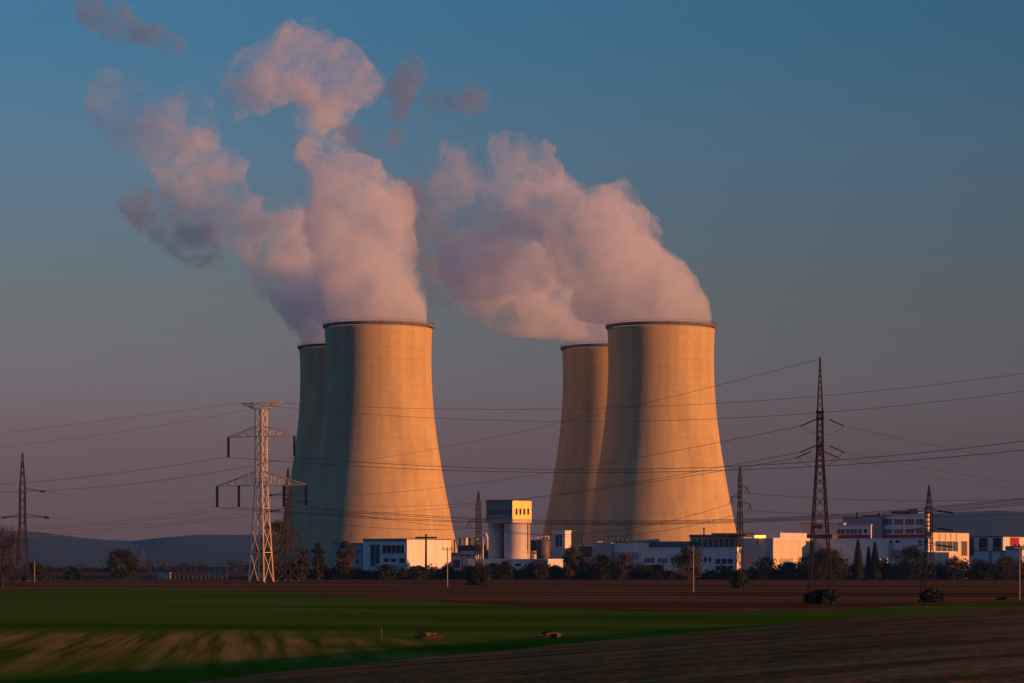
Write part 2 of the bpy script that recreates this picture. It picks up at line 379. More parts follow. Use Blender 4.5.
# ------------------------------------------------------------------ steam
def steam_mat(name, dens, zfade, cut, col=(.82, .90, 1.0)):
    m = bpy.data.materials.new(name); m.use_nodes = True; n, l = m.node_tree.nodes, m.node_tree.links
    n.remove(n['Principled BSDF']); out = n['Material Output']
    v = n.new('ShaderNodeVolumePrincipled'); v.inputs['Color'].default_value = (*col, 1); v.inputs['Anisotropy'].default_value = .1
    t = n.new('ShaderNodeTexCoord')
    z1 = n.new('ShaderNodeTexNoise'); z1.inputs['Scale'].default_value = .06; z1.inputs['Detail'].default_value = 6; z1.inputs['Roughness'].default_value = .668
    z1.inputs['Distortion'].default_value = .6
    l.new(t.outputs['Object'], z1.inputs[0])
    sp = n.new('ShaderNodeSeparateXYZ'); l.new(t.outputs['Object'], sp.inputs[0])
    hz = n.new('ShaderNodeMapRange'); l.new(sp.outputs['Z'], hz.inputs[0])
    hz.inputs[1].default_value = zfade[0]; hz.inputs[2].default_value = zfade[1]; hz.inputs[3].default_value = 0; hz.inputs[4].default_value = 1
    # noise threshold rises with height: solid at the mouth, wispy above
    c0 = n.new('ShaderNodeMath'); c0.operation = 'MULTIPLY_ADD'; l.new(hz.outputs[0], c0.inputs[0]); c0.inputs[1].default_value = cut[1] - cut[0]; c0.inputs[2].default_value = cut[0]
    sb = n.new('ShaderNodeMath'); sb.operation = 'SUBTRACT'; l.new(z1.outputs[0], sb.inputs[0]); l.new(c0.outputs[0], sb.inputs[1])
    ml = n.new('ShaderNodeMath'); ml.operation = 'MULTIPLY'; ml.use_clamp = True; l.new(sb.outputs[0], ml.inputs[0]); ml.inputs[1].default_value = 9
    dz = n.new('ShaderNodeMath'); dz.operation = 'MULTIPLY_ADD'; l.new(hz.outputs[0], dz.inputs[0]); dz.inputs[1].default_value = dens[1] - dens[0]; dz.inputs[2].default_value = dens[0]
    dd = n.new('ShaderNodeMath'); dd.operation = 'MULTIPLY'; l.new(ml.outputs[0], dd.inputs[0]); l.new(dz.outputs[0], dd.inputs[1])
    l.new(dd.outputs[0], v.inputs['Density']); l.new(v.outputs[0], out.inputs['Volume'])
    # faint translucent surface added to give the volume mesh an outline
    tr = n.new('ShaderNodeBsdfTransparent'); tl = n.new('ShaderNodeBsdfTranslucent'); tl.inputs[0].default_value = (.9, .9, .9, 1)
    mx = n.new('ShaderNodeMixShader'); mx.inputs[0].default_value = .012; l.new(tr.outputs[0], mx.inputs[1]); l.new(tl.outputs[0], mx.inputs[2])
    l.new(mx.outputs[0], out.inputs['Surface'])
    try: m.cycles.volume_step_rate = .3
    except AttributeError: m.volume_step_rate = .3
    return m

def surface_nets(f, o, h):
    """iso-surface f=0 (inside f<0) of a sampled field -> vertices, quads"""
    ins = f < 0
    nx, ny, nz = f.shape
    cnt = np.zeros((nx - 1, ny - 1, nz - 1)); acc = np.zeros((nx - 1, ny - 1, nz - 1, 3))
    cor = [(a, b, c) for a in (0, 1) for b in (0, 1) for c in (0, 1)]
    def S(a, k): return a[k[0]:nx - 1 + k[0], k[1]:ny - 1 + k[1], k[2]:nz - 1 + k[2]]
    for i in range(8):
        for j in range(i + 1, 8):
            d = [abs(cor[i][k] - cor[j][k]) for k in range(3)]
            if sum(d) != 1: continue
            A, B = S(f, cor[i]), S(f, cor[j]); cr_ = (A < 0) != (B < 0)
            t = np.where(cr_, A / np.where(A == B, 1, A - B), 0)
            for k in range(3): acc[..., k] += np.where(cr_, cor[i][k] + t * (cor[j][k] - cor[i][k]), 0)
            cnt += cr_
    act = cnt > 0; idx = np.full(act.shape, -1); idx[act] = np.arange(act.sum())
    ii = np.argwhere(act); v = (ii + acc[act] / cnt[act][:, None]) * h + np.array(o)
    quads = []
    for ax in range(3):
        sl0 = [slice(1, -1)] * 3; sl1 = [slice(1, -1)] * 3; sl0[ax] = slice(0, -1); sl1[ax] = slice(1, None)
        a, b = ins[tuple(sl0)], ins[tuple(sl1)]
        e = np.argwhere(a != b)
        flip = a[a != b]
        base = e + 1; base[:, ax] -= 1
        u, w = [(1, 2), (2, 0), (0, 1)][ax]
        def I(du, dw):
            q = base.copy(); q[:, u] += du; q[:, w] += dw; return idx[q[:, 0], q[:, 1], q[:, 2]]
        Q = np.stack([I(-1, -1), I(0, -1), I(0, 0), I(-1, 0)], -1)
        Q = np.where(flip[:, None], Q, Q[:, ::-1]); quads.append(Q)
    q = np.concatenate(quads); q = q[(q >= 0).all(1)]
    return v, q

def steam(name, label, puffs, D, material, h=2.2, amp=(12, 14), seed=0, mouth=None, depth=.55, cat='steam plume', group='steam plumes above the cooling towers', drift=None):
    rnd = random.Random(seed)
    sph = []
    for px, py, r in puffs:
        d_ = D if not drift else D + (drift[0] - D) * min(1, max(0, (drift[1] - py) / (drift[1] - drift[2])))     # drift: the wind carries it towards (D, from py, to py)
        p = P(px, py, d_); rr = r * d_ / F
        sph.append((p.x, p.y + rnd.uniform(-1, 1) * rr * depth, p.z, rr))
    S = np.array(sph); lo = (S[:, :3] - S[:, 3:]).min(0) - 14; hi = (S[:, :3] + S[:, 3:]).max(0) + 14
    ax = [np.arange(lo[k], hi[k], h) for k in range(3)]
    X, Y, Zz = np.meshgrid(*ax, indexing='ij')
    f = np.full(X.shape, 1e3)
    for x, y, z, r in sph:
        d = np.sqrt((X - x) ** 2 + ((Y - y) * .85) ** 2 + (Z_ := Zz - z) ** 2) - r
        k = 5.0; hh = np.clip(.5 + .5 * (f - d) / k, 0, 1); f = f * (1 - hh) + d * hh - k * hh * (1 - hh)
    wx = 8 * fbm(X * .03 + seed, Y * .03, Zz * .03, 2)
    n1 = fbm((X + wx) * .045 + seed * 3.1, Y * .045, (Zz + wx) * .045, 4)
    n2 = np.abs(fbm(X * .10 + seed, Y * .10 + 5, Zz * .10, 3)) * 2
    grow = np.clip((Zz - 126) / 50, 0, 1) if mouth else 1.0
    f = f + (n1 * 2 * amp[0] + (.25 - n2) * -amp[1]) * grow
    if mouth:                             # inside the tower the steam fills the throat
        mx, my, mr = mouth; rr = np.sqrt((X - mx) ** 2 + (Y - my) ** 2)
        f = np.where(Zz < 125.5, np.maximum(rr - mr, 118 - Zz), f)
    f[0] = f[-1] = 5; f[:, 0] = f[:, -1] = 5; f[:, :, 0] = f[:, :, -1] = 5
    v, q = surface_nets(f, lo, h)
    org = Vector((float(S[0, 0]), float(D), float(S[0, 2])))
    o = mesh_obj(name, v.tolist(), q.tolist(), material, None, True, org)
    for s in range(2):
        pass
    return tag(o, label, cat, group)

sA = steam_mat('steam_dense', (.062, .036), (-20, 150), (.39, .465))
sB = steam_mat('steam_mid', (.055, .028), (-10, 130), (.415, .47))
sC = steam_mat('steam_wisp_shade', (.050, .050), (0, 1), (.445, .445), (.42, .47, .60))  # grey-blue albedo stands in for shade on the wisps
mx_, my_ = px2(378.5, 1400)
steam('steam_plume', 'tallest pink steam plume with narrow neck and round head above the near left cooling tower',
      [(378, 322, 50), (377, 310, 49), (372, 295, 48), (368, 275, 47), (362, 255, 47), (358, 235, 46), (375, 215, 38), (345, 215, 42), (355, 190, 36), (335, 185, 36), (378, 200, 24), (325, 165, 27), (318, 148, 21), (314, 130, 16), (312, 115, 17),
       (310, 98, 26), (290, 85, 32), (320, 75, 36), (340, 72, 30), (358, 82, 19), (285, 62, 32), (262, 72, 28), (250, 90, 17), (288, 38, 22), (312, 52, 30), (345, 95, 18)],
      1400, sA, seed=1, mouth=(mx_, my_, 24.6))
mx_, my_ = px2(348.5, 1537)
steam('steam_plume', 'long leaning steam plume drifting up to the far left from behind the tallest plume',
      [(348, 344, 46), (345, 335, 45), (338, 320, 44), (325, 305, 42), (310, 290, 42), (292, 272, 40), (300, 245, 42), (275, 252, 36), (268, 235, 30), (285, 225, 24), (248, 235, 24), (238, 220, 20), (225, 208, 25), (214, 192, 26), (230, 180, 20), (200, 174, 28), (182, 156, 30), (164, 138, 32), (178, 110, 25), (152, 116, 30), (134, 122, 28), (116, 110, 22), (192, 130, 24), (108, 98, 14), (300, 215, 16), (265, 270, 24)],
      1537, sB, seed=2, mouth=(mx_, my_, 24.6), drift=(1470, 250, 130))
mx_, my_ = px2(661, 1402)
steam('steam_plume', 'dense pink steam plume leaning left from the near right cooling tower',
      [(661, 323, 50), (657, 311, 49), (650, 298, 47), (638, 284, 46), (625, 268, 45), (610, 254, 44), (594, 240, 42), (580, 225, 40), (565, 212, 34), (595, 208, 26), (608, 195, 15), (550, 200, 26), (560, 188, 18), (540, 215, 30), (600, 300, 30), (575, 255, 36)],
      1402, sA, seed=3, mouth=(mx_, my_, 24.6))
mx_, my_ = px2(611, 1540)
steam('steam_plume', 'broad ragged steam plume with gaps, left of the dense plume over the right towers',
      [(611, 345, 46), (604, 335, 44), (590, 325, 40), (570, 316, 38), (548, 308, 38), (528, 300, 38), (508, 300, 34), (490, 290, 32), (472, 278, 28), (465, 260, 24), (500, 272, 30), (520, 262, 32), (490, 240, 30), (470, 230, 26), (455, 212, 24), (448, 190, 22), (465, 178, 24), (490, 185, 22), (505, 165, 24), (530, 162, 22), (543, 172, 14), (450, 160, 13), (430, 212, 14), (512, 205, 20), (545, 262, 30), (452, 240, 20)],
      1540, sB, seed=4, mouth=(mx_, my_, 24.6), drift=(1432, 335, 240))
steam('steam_wisp', 'torn grey wisp of steam low on the left below the long leaning plume', [(140, 205, 15), (155, 222, 16), (165, 205, 12), (175, 235, 16), (195, 245, 14), (205, 230, 14), (182, 215, 10), (210, 255, 10)], 1560, sC, 1.8, (9, 6), 5, cat='steam wisp', group='torn wisps of steam')
steam('steam_wisp', 'faint dark wisp of steam at the top left corner of the sky', [(92, 6, 17), (118, 12, 17), (122, 28, 15), (160, 35, 17), (178, 48, 12), (105, 20, 12), (140, 30, 12)], 1560, sC, 1.8, (8, 5), 6, cat='steam wisp', group='torn wisps of steam')
steam('steam_wisp', 'smoky grey wisp of steam in the gap right of the round plume head', [(412, 74, 16), (402, 92, 17), (440, 100, 20), (468, 102, 17), (400, 114, 14), (396, 140, 15), (354, 138, 17), (370, 150, 8), (425, 120, 9)], 1560, sC, 1.8, (9, 6), 7, cat='steam wisp', group='torn wisps of steam')
steam('steam_wisp', 'shadowy wisp of steam between the two pairs of plumes', [(412, 190, 17), (424, 205, 22), (416, 224, 19), (434, 238, 18), (425, 268, 18), (438, 290, 17), (430, 252, 16)], 1560, sC, 1.8, (8, 5), 8, cat='steam wisp', group='torn wisps of steam')

# ------------------------------------------------------------------ buildings
A36 = R(36); CA, SA = math.cos(A36), math.sin(A36)
TL = Vector((-CA, SA, 0)); TR = Vector((SA, CA, 0))      # along the left-front face, along the right face (both leaving the near corner)
NL = Vector((-SA, -CA, 0)); NR = Vector((CA, -SA, 0))    # their outward normals
class Bld:
    def __init__(s, name, label, cat, cpx, D, lpx, rpx, top, wallm, roofm='roof', bottom=None, group=None, base_z=0, parapet=.5):
        s.D = D; x, y = px2(cpx, D); s.C = Vector((x, y, base_z))
        s.l = s.sl(lpx); s.r = s.sr(rpx); s.h = Z(top, D) - base_z
        s.root = thing(name, label, cat, s.C, group)
        s.wall = s.block(0, s.l, 0, s.r, 0, s.h, 'wall', wallm)
        o = .25; MBr = MB(); C = s.C
        pts = [C - TL * o - TR * o, C + TL * (s.l + o) - TR * o, C + TL * (s.l + o) + TR * (s.r + o), C - TL * o + TR * (s.r + o)]
        MBr.hexa([p + Vector((0, 0, s.h + .003)) for p in pts][::-1], [p + Vector((0, 0, s.h + parapet)) for p in pts][::-1])
        s.roof = MBr.build('roof', M[roofm], s.root)
    def sl(s, px):
        k = (px - 512) / F; return (s.C.x - k * s.C.y) / (CA + k * SA)
    def sr(s, px):
        k = (px - 512) / F; return (k * s.C.y - s.C.x) / (SA - k * CA)
    def block(s, l0, l1, r0, r1, z0, z1, name, m, parent=None):
        C = s.C; pts = [C + TL * a + TR * b for a, b in ((l0, r0), (l1, r0), (l1, r1), (l0, r1))]
        u = Vector((0, 0, 1))
        return MB().hexa([p + u * z0 for p in pts][::-1], [p + u * z1 for p in pts][::-1]).build(name, M[m], parent or s.root)
    def panel(s, face, px0, px1, py0, py1, name, m, proud=.08, parent=None, label=None, frame=False):
        """a thin panel (window, door, coloured band) on the left ('l') or right ('r') face"""
        if face == 'l': a, b = sorted((s.sl(px0), s.sl(px1))); d, n = TL, NL
        else: a, b = sorted((s.sr(px0), s.sr(px1))); d, n = TR, NR
        Dm = (s.C + d * (a + b) / 2).y
        z0, z1 = sorted((Z(py0, Dm), Z(py1, Dm))); z0 = max(z0, s.C.z + .05); u = Vector((0, 0, 1))
        C = Vector((s.C.x, s.C.y, 0))
        p = [C + d * a + n * .004, C + d * b + n * .004, C + d * b + n * proud, C + d * a + n * proud]
        o = MB().hexa([q + u * z0 for q in p], [q + u * z1 for q in p]).build(name, M[m], parent or s.root)
        if frame:
            w = .22; mb = MB(); pr = proud + .06
            def q(t, z): return C + d * t + n * (pr - .03) + u * z
            mid = [a + (b - a) * k / frame for k in range(frame + 1)]
            for t in mid: mb.bar(q(t, z0), q(t, z1), w)
            mb.bar(q(a, z0), q(b, z0), w); mb.bar(q(a, z1), q(b, z1), w)
            mb.build('frame', M['frame'], o)
        return o
    def up(s, px0, px1, py0, py1, back=2.0, depth=5.0, name='roof_unit', m='dark'):
        """a box standing on the roof, set back from the left-front face"""
        a, b = sorted((s.sl(px0), s.sl(px1)))
        return s.block(max(a, .3), b, back, back + depth, s.h + .52, Z(py0, s.D) - s.C.z, name, m)

# -- workshop at the left
b = Bld('workshop_building', 'white workshop with a big dark window and a sunlit gable, below the left tower', 'building', 407, 1268, 363, 451, 539.5, 'white')
b.panel('l', 370.5, 380, 544.5, 567, 'door', 'dark', frame=2)
b.panel('l', 382.5, 405, 545, 553.5, 'window', 'glass', frame=5)
b.panel('l', 384, 389, 558.5, 562, 'window', 'glass'); b.panel('l', 391, 396, 558.5, 562, 'window', 'glass'); b.panel('l', 399.5, 405, 558.3, 563.2, 'window', 'glass')
for x in (355.5, 358.5, 361.5): pass
b.panel('l', 363.5, 406.5, 540, 541.6, 'eaves_band', 'blue', .12)
b.panel('l', 377, 406.3, 563.8, 566.2, 'ledge', 'white2', .5)
b2 = Bld('low_annex', 'pale low annex at the left end of the white workshop', 'building', 362, 1284, 334, 366, 544, 'bluegrey')
for x in (349, 352.5, 356, 359.5): b2.panel('l', x, x + 1.8, 551, 553, 'window', 'glass')
for x in (349, 356): b2.panel('l', x, x + 2.4, 560, 563, 'window', 'glass')
b = Bld('low_shed', 'small shed with blue sloping roof between the workshop and the silo', 'shed', 472, 1310, 450, 481, 556, 'white2', 'blue', parapet=1.6)
b.panel('l', 453, 460, 560, 568, 'door', 'dark')
b = Bld('machine_hall', 'squat dark hall with ducts on its roof, left of the silo tower', 'building', 482, 1345, 458, 488, 546, 'dark', 'grey')
for k, x in enumerate((461, 466, 471, 476)):
    q = P(x, 540, 1348); MB().lathe((q.x, q.y, b.h + .5), [(.9, 0), (.9, 2.6), (1.2, 2.8), (1.2, 3.3), (.2, 3.5)], 14, True).build('vent', M['pipe' if k % 2 else 'tank'], b.root)

# -- silo tower
D = 1288
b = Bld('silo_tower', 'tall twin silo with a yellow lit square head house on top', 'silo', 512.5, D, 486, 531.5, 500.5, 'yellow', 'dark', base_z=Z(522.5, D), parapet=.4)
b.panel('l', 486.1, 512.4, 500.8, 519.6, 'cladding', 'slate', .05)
for i in range(7): b.panel('l', 488.6 + i * 3.35, 490.0 + i * 3.35, 509.5, 514.5, 'window', 'glass', .12)
for i in range(4): b.panel('r', 515.5 + i * 3.9, 517.4 + i * 3.9, 508.5, 514.8, 'window', 'glass', .06)
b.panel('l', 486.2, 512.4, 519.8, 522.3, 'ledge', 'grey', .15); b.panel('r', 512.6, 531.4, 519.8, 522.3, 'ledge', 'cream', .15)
zt = b.C.z - .02
for px_, rr, dd in ((496.5, 8.3, 13), (515.5, 11.5, 4)):
    q = Vector((*px2(px_, D + dd + 2), 0)); rm = rr * D / F
    MB().lathe(q, [(rm, 0), (rm, zt * .33), (rm + .12, zt * .34), (rm, zt * .35), (rm, zt * .67), (rm + .12, zt * .68), (rm, zt * .69), (rm, zt)], 40, True).build('cylinder', M['silo'], b.root, True)
q = Vector((*px2(529.2, D + 9), 0)); MB().bar(q, q + Vector((0, 0, zt)), .9).build('downpipe', M['cream'], b.root)
q = Vector((*px2(505.5, D + 13), 0)); MB().box(q + Vector((0, 0, zt / 2)), (2.4, 2.4, zt), A36).build('stair_shaft', M['dark'], b.root)
# pipes left of the silo
def pipe_group(name, label, pts, r, m):
    return tag(MB().tube(pts, r, 8).build(name, M[m], None, True, origin=pts[0]), label, 'pipe')
pipe_group('bent_pipe', 'pale hooked pipe rising just left of the silo', [P(482.5, 568, 1325), P(482.5, 540, 1325), P(483.5, 534.5, 1325), P(486, 534, 1325), P(487.3, 538, 1325), P(487.5, 550, 1325)], .55, 'pipe')

for px_, py0, py1, dd, lab in ((454.5, 541, 560, 1330, 'slim grey flue beside the dark vented hall, nearest the left tower'), (551, 536, 560, 1345, 'slim grey flue left of the tall dark green window'), (583, 538, 560, 1352, 'slim grey flue above the grey block with a dark recess'), (704, 529, 550, 1330, 'slim grey flue at the left end of the ribbed hall')):
    q = Vector((*px2(px_, dd), 0)); t = thing('flue', lab, 'flue', q, 'slim flues on the plant'); zt_ = Z(py0, dd)
    MB().tube([q, q + Vector((0, 0, zt_))], [.42, .36], 10).build('shaft', M['tank'], t, True); MB().lathe(q + Vector((0, 0, zt_)), [(.3, 0), (.55, .1), (.55, .5), (.1, .8)], 10, True).build('cap', M['dark'], t)
rk = thing('pipe_rack', 'dark steel pipe rack carrying pale pipes between the silo and the vented hall', 'pipe rack', (*px2(474, 1302), 0))
for px_ in (462, 468, 474, 480): q = Vector((*px2(px_, 1302), 0)); MB().bar(q, q + Vector((0, 0, Z(551.5, 1302))), .4).build('post', M['shadesteel'], rk)
for py_ in (552, 553.6): MB().tube([P(460.5, py_, 1301.4), P(482, py_, 1301.4)], .3, 8).build('pipe', M['pipe'], rk, True)
# -- tanks right of the silo
for k, (px_, hw, top, lab, dd) in enumerate(((533.5, 5.5, 540.5, 'dark steel tank standing against the right side of the silo', 1340), (543.5, 7, 539.5, 'larger dark steel tank with pale pipework on top', 1335), (526, 3, 554, 'small pale tank at the foot of the silo', 1318), (533.5, 3, 554.5, 'small pale tank right of its twin, below the dark steel tanks', 1318))):
    q = Vector((*px2(px_, dd), 0)); r = hw * dd / F; h = Z(top, dd)
    t = thing('storage_tank', lab, 'tank', q, 'round tanks beside the silo')
    MB().lathe(q, [(r, 0), (r, h * .97), (r * .9, h), (.05, h + r * .12)], 32, True).build('shell', M['tank' if k < 2 else 'silo'], t, True)
    MB().lathe(q, [(r + .1, h * .55), (r + .25, h * .56), (r + .25, h * .6), (r + .1, h * .61)], 32).build('hoop', M['dark'], t)
    mb = MB()
    for j in range(10 if k < 2 else 6):
        a = 2 * math.pi * j / (10 if k < 2 else 6); mb.bar(q + Vector((r * .85 * math.cos(a), r * .85 * math.sin(a), h)), q + Vector((r * .85 * math.cos(a), r * .85 * math.sin(a), h + 1.6)), .25)
    mb.lathe(q + Vector((0, 0, h + 1.45)), [(r * .85 - .12, 0), (r * .85 + .12, 0), (r * .85 + .12, .2), (r * .85 - .12, .2), (r * .85 - .12, 0)], 24)
    mb.build('railing', M['pipe'], t)
b = Bld('switch_house', 'narrow pale block with one tall dark green window right of the tanks', 'building', 565, 1345, 552.5, 571, 531.5, 'white', 'white')
b.panel('l', 555.5, 563, 534.3, 546.5, 'window', 'teal', frame=2)
b = Bld('low_store', 'long low white store in front of the silo with an orange lit end', 'building', 548, 1266, 468, 563, 560, 'white2', 'white')
b.panel('r', 553, 557, 565, 575, 'door', 'red', .1)
for i in range(5): b.panel('l', 476 + i * 13, 482 + i * 13, 563.5, 566, 'window', 'glass')
b = Bld('grey_plant_block', 'grey block with a dark recess between the tall green window and the white halls', 'building', 597, 1350, 571, 612, 546, 'grey', 'pipe')
b.panel('l', 579.5, 592, 546.8, 557, 'opening', 'dark')
b.up(594, 597, 541.5, 545, 1, 6, 'roof_unit', 'cream')

# -- long white halls
b = Bld('low_hall', 'plain low white hall with three vents on its roof, in front of the right towers', 'building', 648, 1332, 610, 649, 544, 'white', 'white')
b.panel('l', 611.5, 639, 552.5, 560, 'band', 'grey', .1)
b.panel('l', 643, 645.4, 547.8, 552.8, 'door', 'dark')
for px_ in (617, 621.5, 626):
    q = Vector((*px2(px_, 1352), b.h + .5)); MB().lathe(q, [(.7, 0), (.7, 1.0), (1.0, 1.2), (.9, 1.7), (.1, 1.9)], 12, True).build('vent', M['dark'], b.root)
b3 = Bld('blue_grey_annex', 'small blue grey annex at the left end of the plain low hall with vents', 'building', 611, 1342, 594, 612.5, 544, 'bluegrey', 'bluegrey')
b = Bld('teal_roof_hall', 'long hall with a dark teal roof behind the white windowed block', 'building', 690, 1322, 646, 700, 547.5, 'grey', 'teal', parapet=2.9)
b = Bld('white_office_hall', 'white hall with a row of small dark windows and a big gridded window', 'building', 737, 1290, 641, 741, 548, 'white', 'white2')
for i in (0, 1, 2, 4, 5, 6, 8, 9): b.panel('l', 645.2 + i * 3.25, 647.4 + i * 3.25, 558, 562.6, 'window', 'glass')
for i in range(2): b.panel('l', 704 + i * 4.6, 706.6 + i * 4.6, 557.5, 562, 'window', 'glass')
for i in range(3):
    b.panel('l', 715.4 + i * 6.3, 720.6 + i * 6.3, 558.6, 564, 'window', 'glass', frame=1)
    b.panel('l', 715.4 + i * 6.3, 720.6 + i * 6.3, 565.6, 571, 'window', 'glass', frame=1)
b = Bld('ribbed_hall', 'brown grey ribbed hall under a flat dark canopy roof behind the white halls', 'building', 736, 1327, 690, 752, 537, 'grey', 'dark', parapet=1.2)
for i in range(8): b.panel('l', 693 + i * 5.4, 695.6 + i * 5.4, 539, 548, 'panel', 'dark' if i % 2 else 'tank', .3)
x0 = P(712, 533.8, 1325); x1 = P(768, 533.8, 1325)
cn = thing('flat_canopy', 'thin dark flat canopy on posts above the ribbed hall', 'canopy', (*px2(740, 1325), 0))
MB().box((x0 + x1) / 2, ((x1 - x0).length, 8, .7)).build('roof', M['dark'], cn)
for px_ in (714, 727, 741, 754, 766): q = Vector((*px2(px_, 1323), 0)); MB().bar(q, q + Vector((0, 0, x0.z - .36)), .45).build('post', M['dark'], cn)
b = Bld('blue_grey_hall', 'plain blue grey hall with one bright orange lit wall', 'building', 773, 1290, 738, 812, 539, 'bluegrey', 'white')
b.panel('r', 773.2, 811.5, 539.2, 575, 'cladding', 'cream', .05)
b.panel('r', 780, 792, 558.5, 572, 'door', 'grey', .3)
b.block(-.2, 14, 6, 30, b.h + .52, Z(532.6, 1290), 'roof_unit', 'white2')

# -- long wall and office block at the right
b = Bld('long_white_hall', 'long plain white hall behind the dark conifers at the right', 'building', 928, 1285, 806, 931, 539, 'white', 'white2')
for x, w in ((889.5, 3.2), (895.5, 4), (918.5, 3), (924, 3.5)): b.panel('l', x, x + w, 540.5, 543, 'window', 'glass')
b.panel('l', 888.6, 893, 543, 560, 'downpipe', 'grey', .3)
b = Bld('office_block', 'four storey white office block with a dark red band, tallest of the white buildings', 'office block', 927, 1380, 881, 929.5, 514.5, 'white', 'white2')
for r_, (y0, y1) in enumerate(((518.8, 525), (529, 533.6))):
    for i in range(4): b.panel('l', 883.4 + i * 11, 892.2 + i * 11, y0, y1, 'window', 'glass2', frame=3)
b.panel('l', 883, 926.5, 534.6, 538.8, 'band', 'red', .15)
b.panel('l', 883, 926.5, 543, 548, 'band', 'glass', .15)
b.up(888.5, 906, 510.5, 514, 3, 7); b.up(904, 914, 508.5, 514, 4, 6, 'roof_unit', 'blue')
b = Bld('stair_tower', 'dark blue stair tower joined to the left side of the office block', 'building', 881, 1390, 862, 884, 516, 'blue', 'dark')
b.up(877, 879, 512.5, 515, 1, 2)
b = Bld('blue_box_hall', 'blue flat roofed hall behind the small white block with red panels', 'building', 864, 1405, 843, 868, 518, 'blue', 'dark')
q = Vector((*px2(857, 1408), b.h + .5)); MB().tube([q, q + Vector((0, 0, 2.6))], .5, 8).build('chimney', M['dark'], b.root)
b = Bld('grey_block', 'grey blue plain block seen through the tall dark pylon', 'building', 836, 1400, 801, 846, 523.5, 'white2', 'grey')
b.panel('l', 812, 822, 524.5, 528.5, 'window', 'glass')
b = Bld('small_white_block', 'small white block with red panels below the blue hall', 'building', 871, 1370, 834, 871.7, 525.5, 'white', 'white2')
for i in range(2): b.panel('l', 837 + i * 12.5, 845 + i * 12.5, 529, 534, 'window', 'glass2', frame=2)
for i in range(2): b.panel('l', 846.3 + i * 12.3, 849.3 + i * 12.3, 529, 534, 'panel', 'red')
b.panel('l', 863.8, 867, 529, 533, 'window', 'glass')
b.panel('l', 837, 870, 534.7, 538.6, 'band', 'red', .15)
b = Bld('red_gallery', 'low dark gallery building behind the tall pylon, under the grey block', 'building', 832, 1330, 803, 838, 535.5, 'tank', 'dark')
b = Bld('glazed_hall', 'orange lit pavilion with a wide dark glazed front at the right', 'building', 931.5, 1288, 926, 969, 532.5, 'cream', 'redsteel', parapet=.35)
b.panel('r', 935.5, 958, 541, 551.5, 'window', 'glass2', frame=4)
b.panel('r', 961, 967, 541, 556, 'window', 'tank', frame=1)
for x in (939.5, 945, 950.5, 956): b.panel('r', x, x + .5, 533.5, 540.5, 'rib', 'tank', .12)
for i in range(6): b.panel('r', 957.6, 960.2, 542 + i * 2.2, 543.2 + i * 2.2, 'bracket', 'pipe', .3)
b = Bld('panel_hall', 'white hall with large square dark openings, far right', 'building', 1003, 1345, 968, 1060, 537, 'white2', 'dark')
for x in (971.5, 979.5, 993): pass
b.panel('l', 969.5, 974, 538, 556, 'opening', 'dark'); b.panel('l', 979, 987.5, 538, 548, 'opening', 'glass'); b.panel('l', 993, 1001, 538, 548, 'opening', 'glass')
b.panel('l', 979, 987.5, 548.5, 551, 'panel', 'redsteel'); b.panel('l', 993, 1001, 548.5, 551, 'panel', 'redsteel')
b.panel('r', 1010, 1019, 537.6, 547, 'panel', 'red')
b = Bld('blue_low_shed', 'low blue white shed in front of the hall with dark openings', 'shed', 1000, 1270, 975, 1010, 551.5, 'white2', 'blue')
b.panel('l', 989, 992, 552.3, 568, 'door', 'blue')
b = Bld('blue_roof_shed', 'shed with a bright blue roof at the right edge, before the orange lit panels', 'shed', 1022, 1262, 1006, 1045, 550, 'white2', 'blue', parapet=1.8)
gt = thing('portal_sign', 'white post frame holding a dark board among the trees left of the dark round tree', 'sign board', (*px2(884, 1262), 0))
for px_ in (880.4, 887.2): q = Vector((*px2(px_, 1262), 0)); MB().bar(q, q + Vector((0, 0, Z(558, 1262))), .55).build('post', M['frame'], gt)
MB().box(P(883.8, 564, 1262), (2.2, .3, 4.5)).build('board', M['redsteel'], gt)
# far left sheds
b = Bld('field_hut', 'tiny pale hut standing alone in the left field', 'hut', 170, 1290, 157, 170.6, 573, 'grey', 'grey', parapet=.3)
cn = thing('open_shelter', 'flat roofed open shelter on posts, right of the tiny pale hut', 'shelter', (*px2(219, 1330), 0))
c0, c1 = P(208, 565.8, 1330), P(228, 565.8, 1330)
MB().box((c0 + c1) / 2, ((c1 - c0).length, 6, .5)).build('roof', M['white2'], cn)
for px_ in (209, 215, 221, 227): q = Vector((*px2(px_, 1328), 0)); MB().bar(q, q + Vector((0, 0, c0.z - .26)), .4).build('post', M['grey'], cn)
MB().box(P(217, 574, 1332), (5, 3, 3)).build('crate_stack', M['grey'], cn)
fn = thing('field_fence', 'long low wire fence of pale posts along the track at the left', 'fence', (*px2(130, 1282), 0))
for i in range(44):
    q = Vector((*px2(42 + i * 4.3, 1282), 0)); MB().bar(q, q + Vector((0, 0, 1.6)), .2).build('post', M['pole'], fn)
mb = MB()
for hz_ in (.7, 1.3, 1.8): mb.bar(Vector((*px2(42, 1282), hz_)), Vector((*px2(42 + 43 * 4.3, 1282), hz_)), .06)
mb.build('wire', M['wire'], fn)

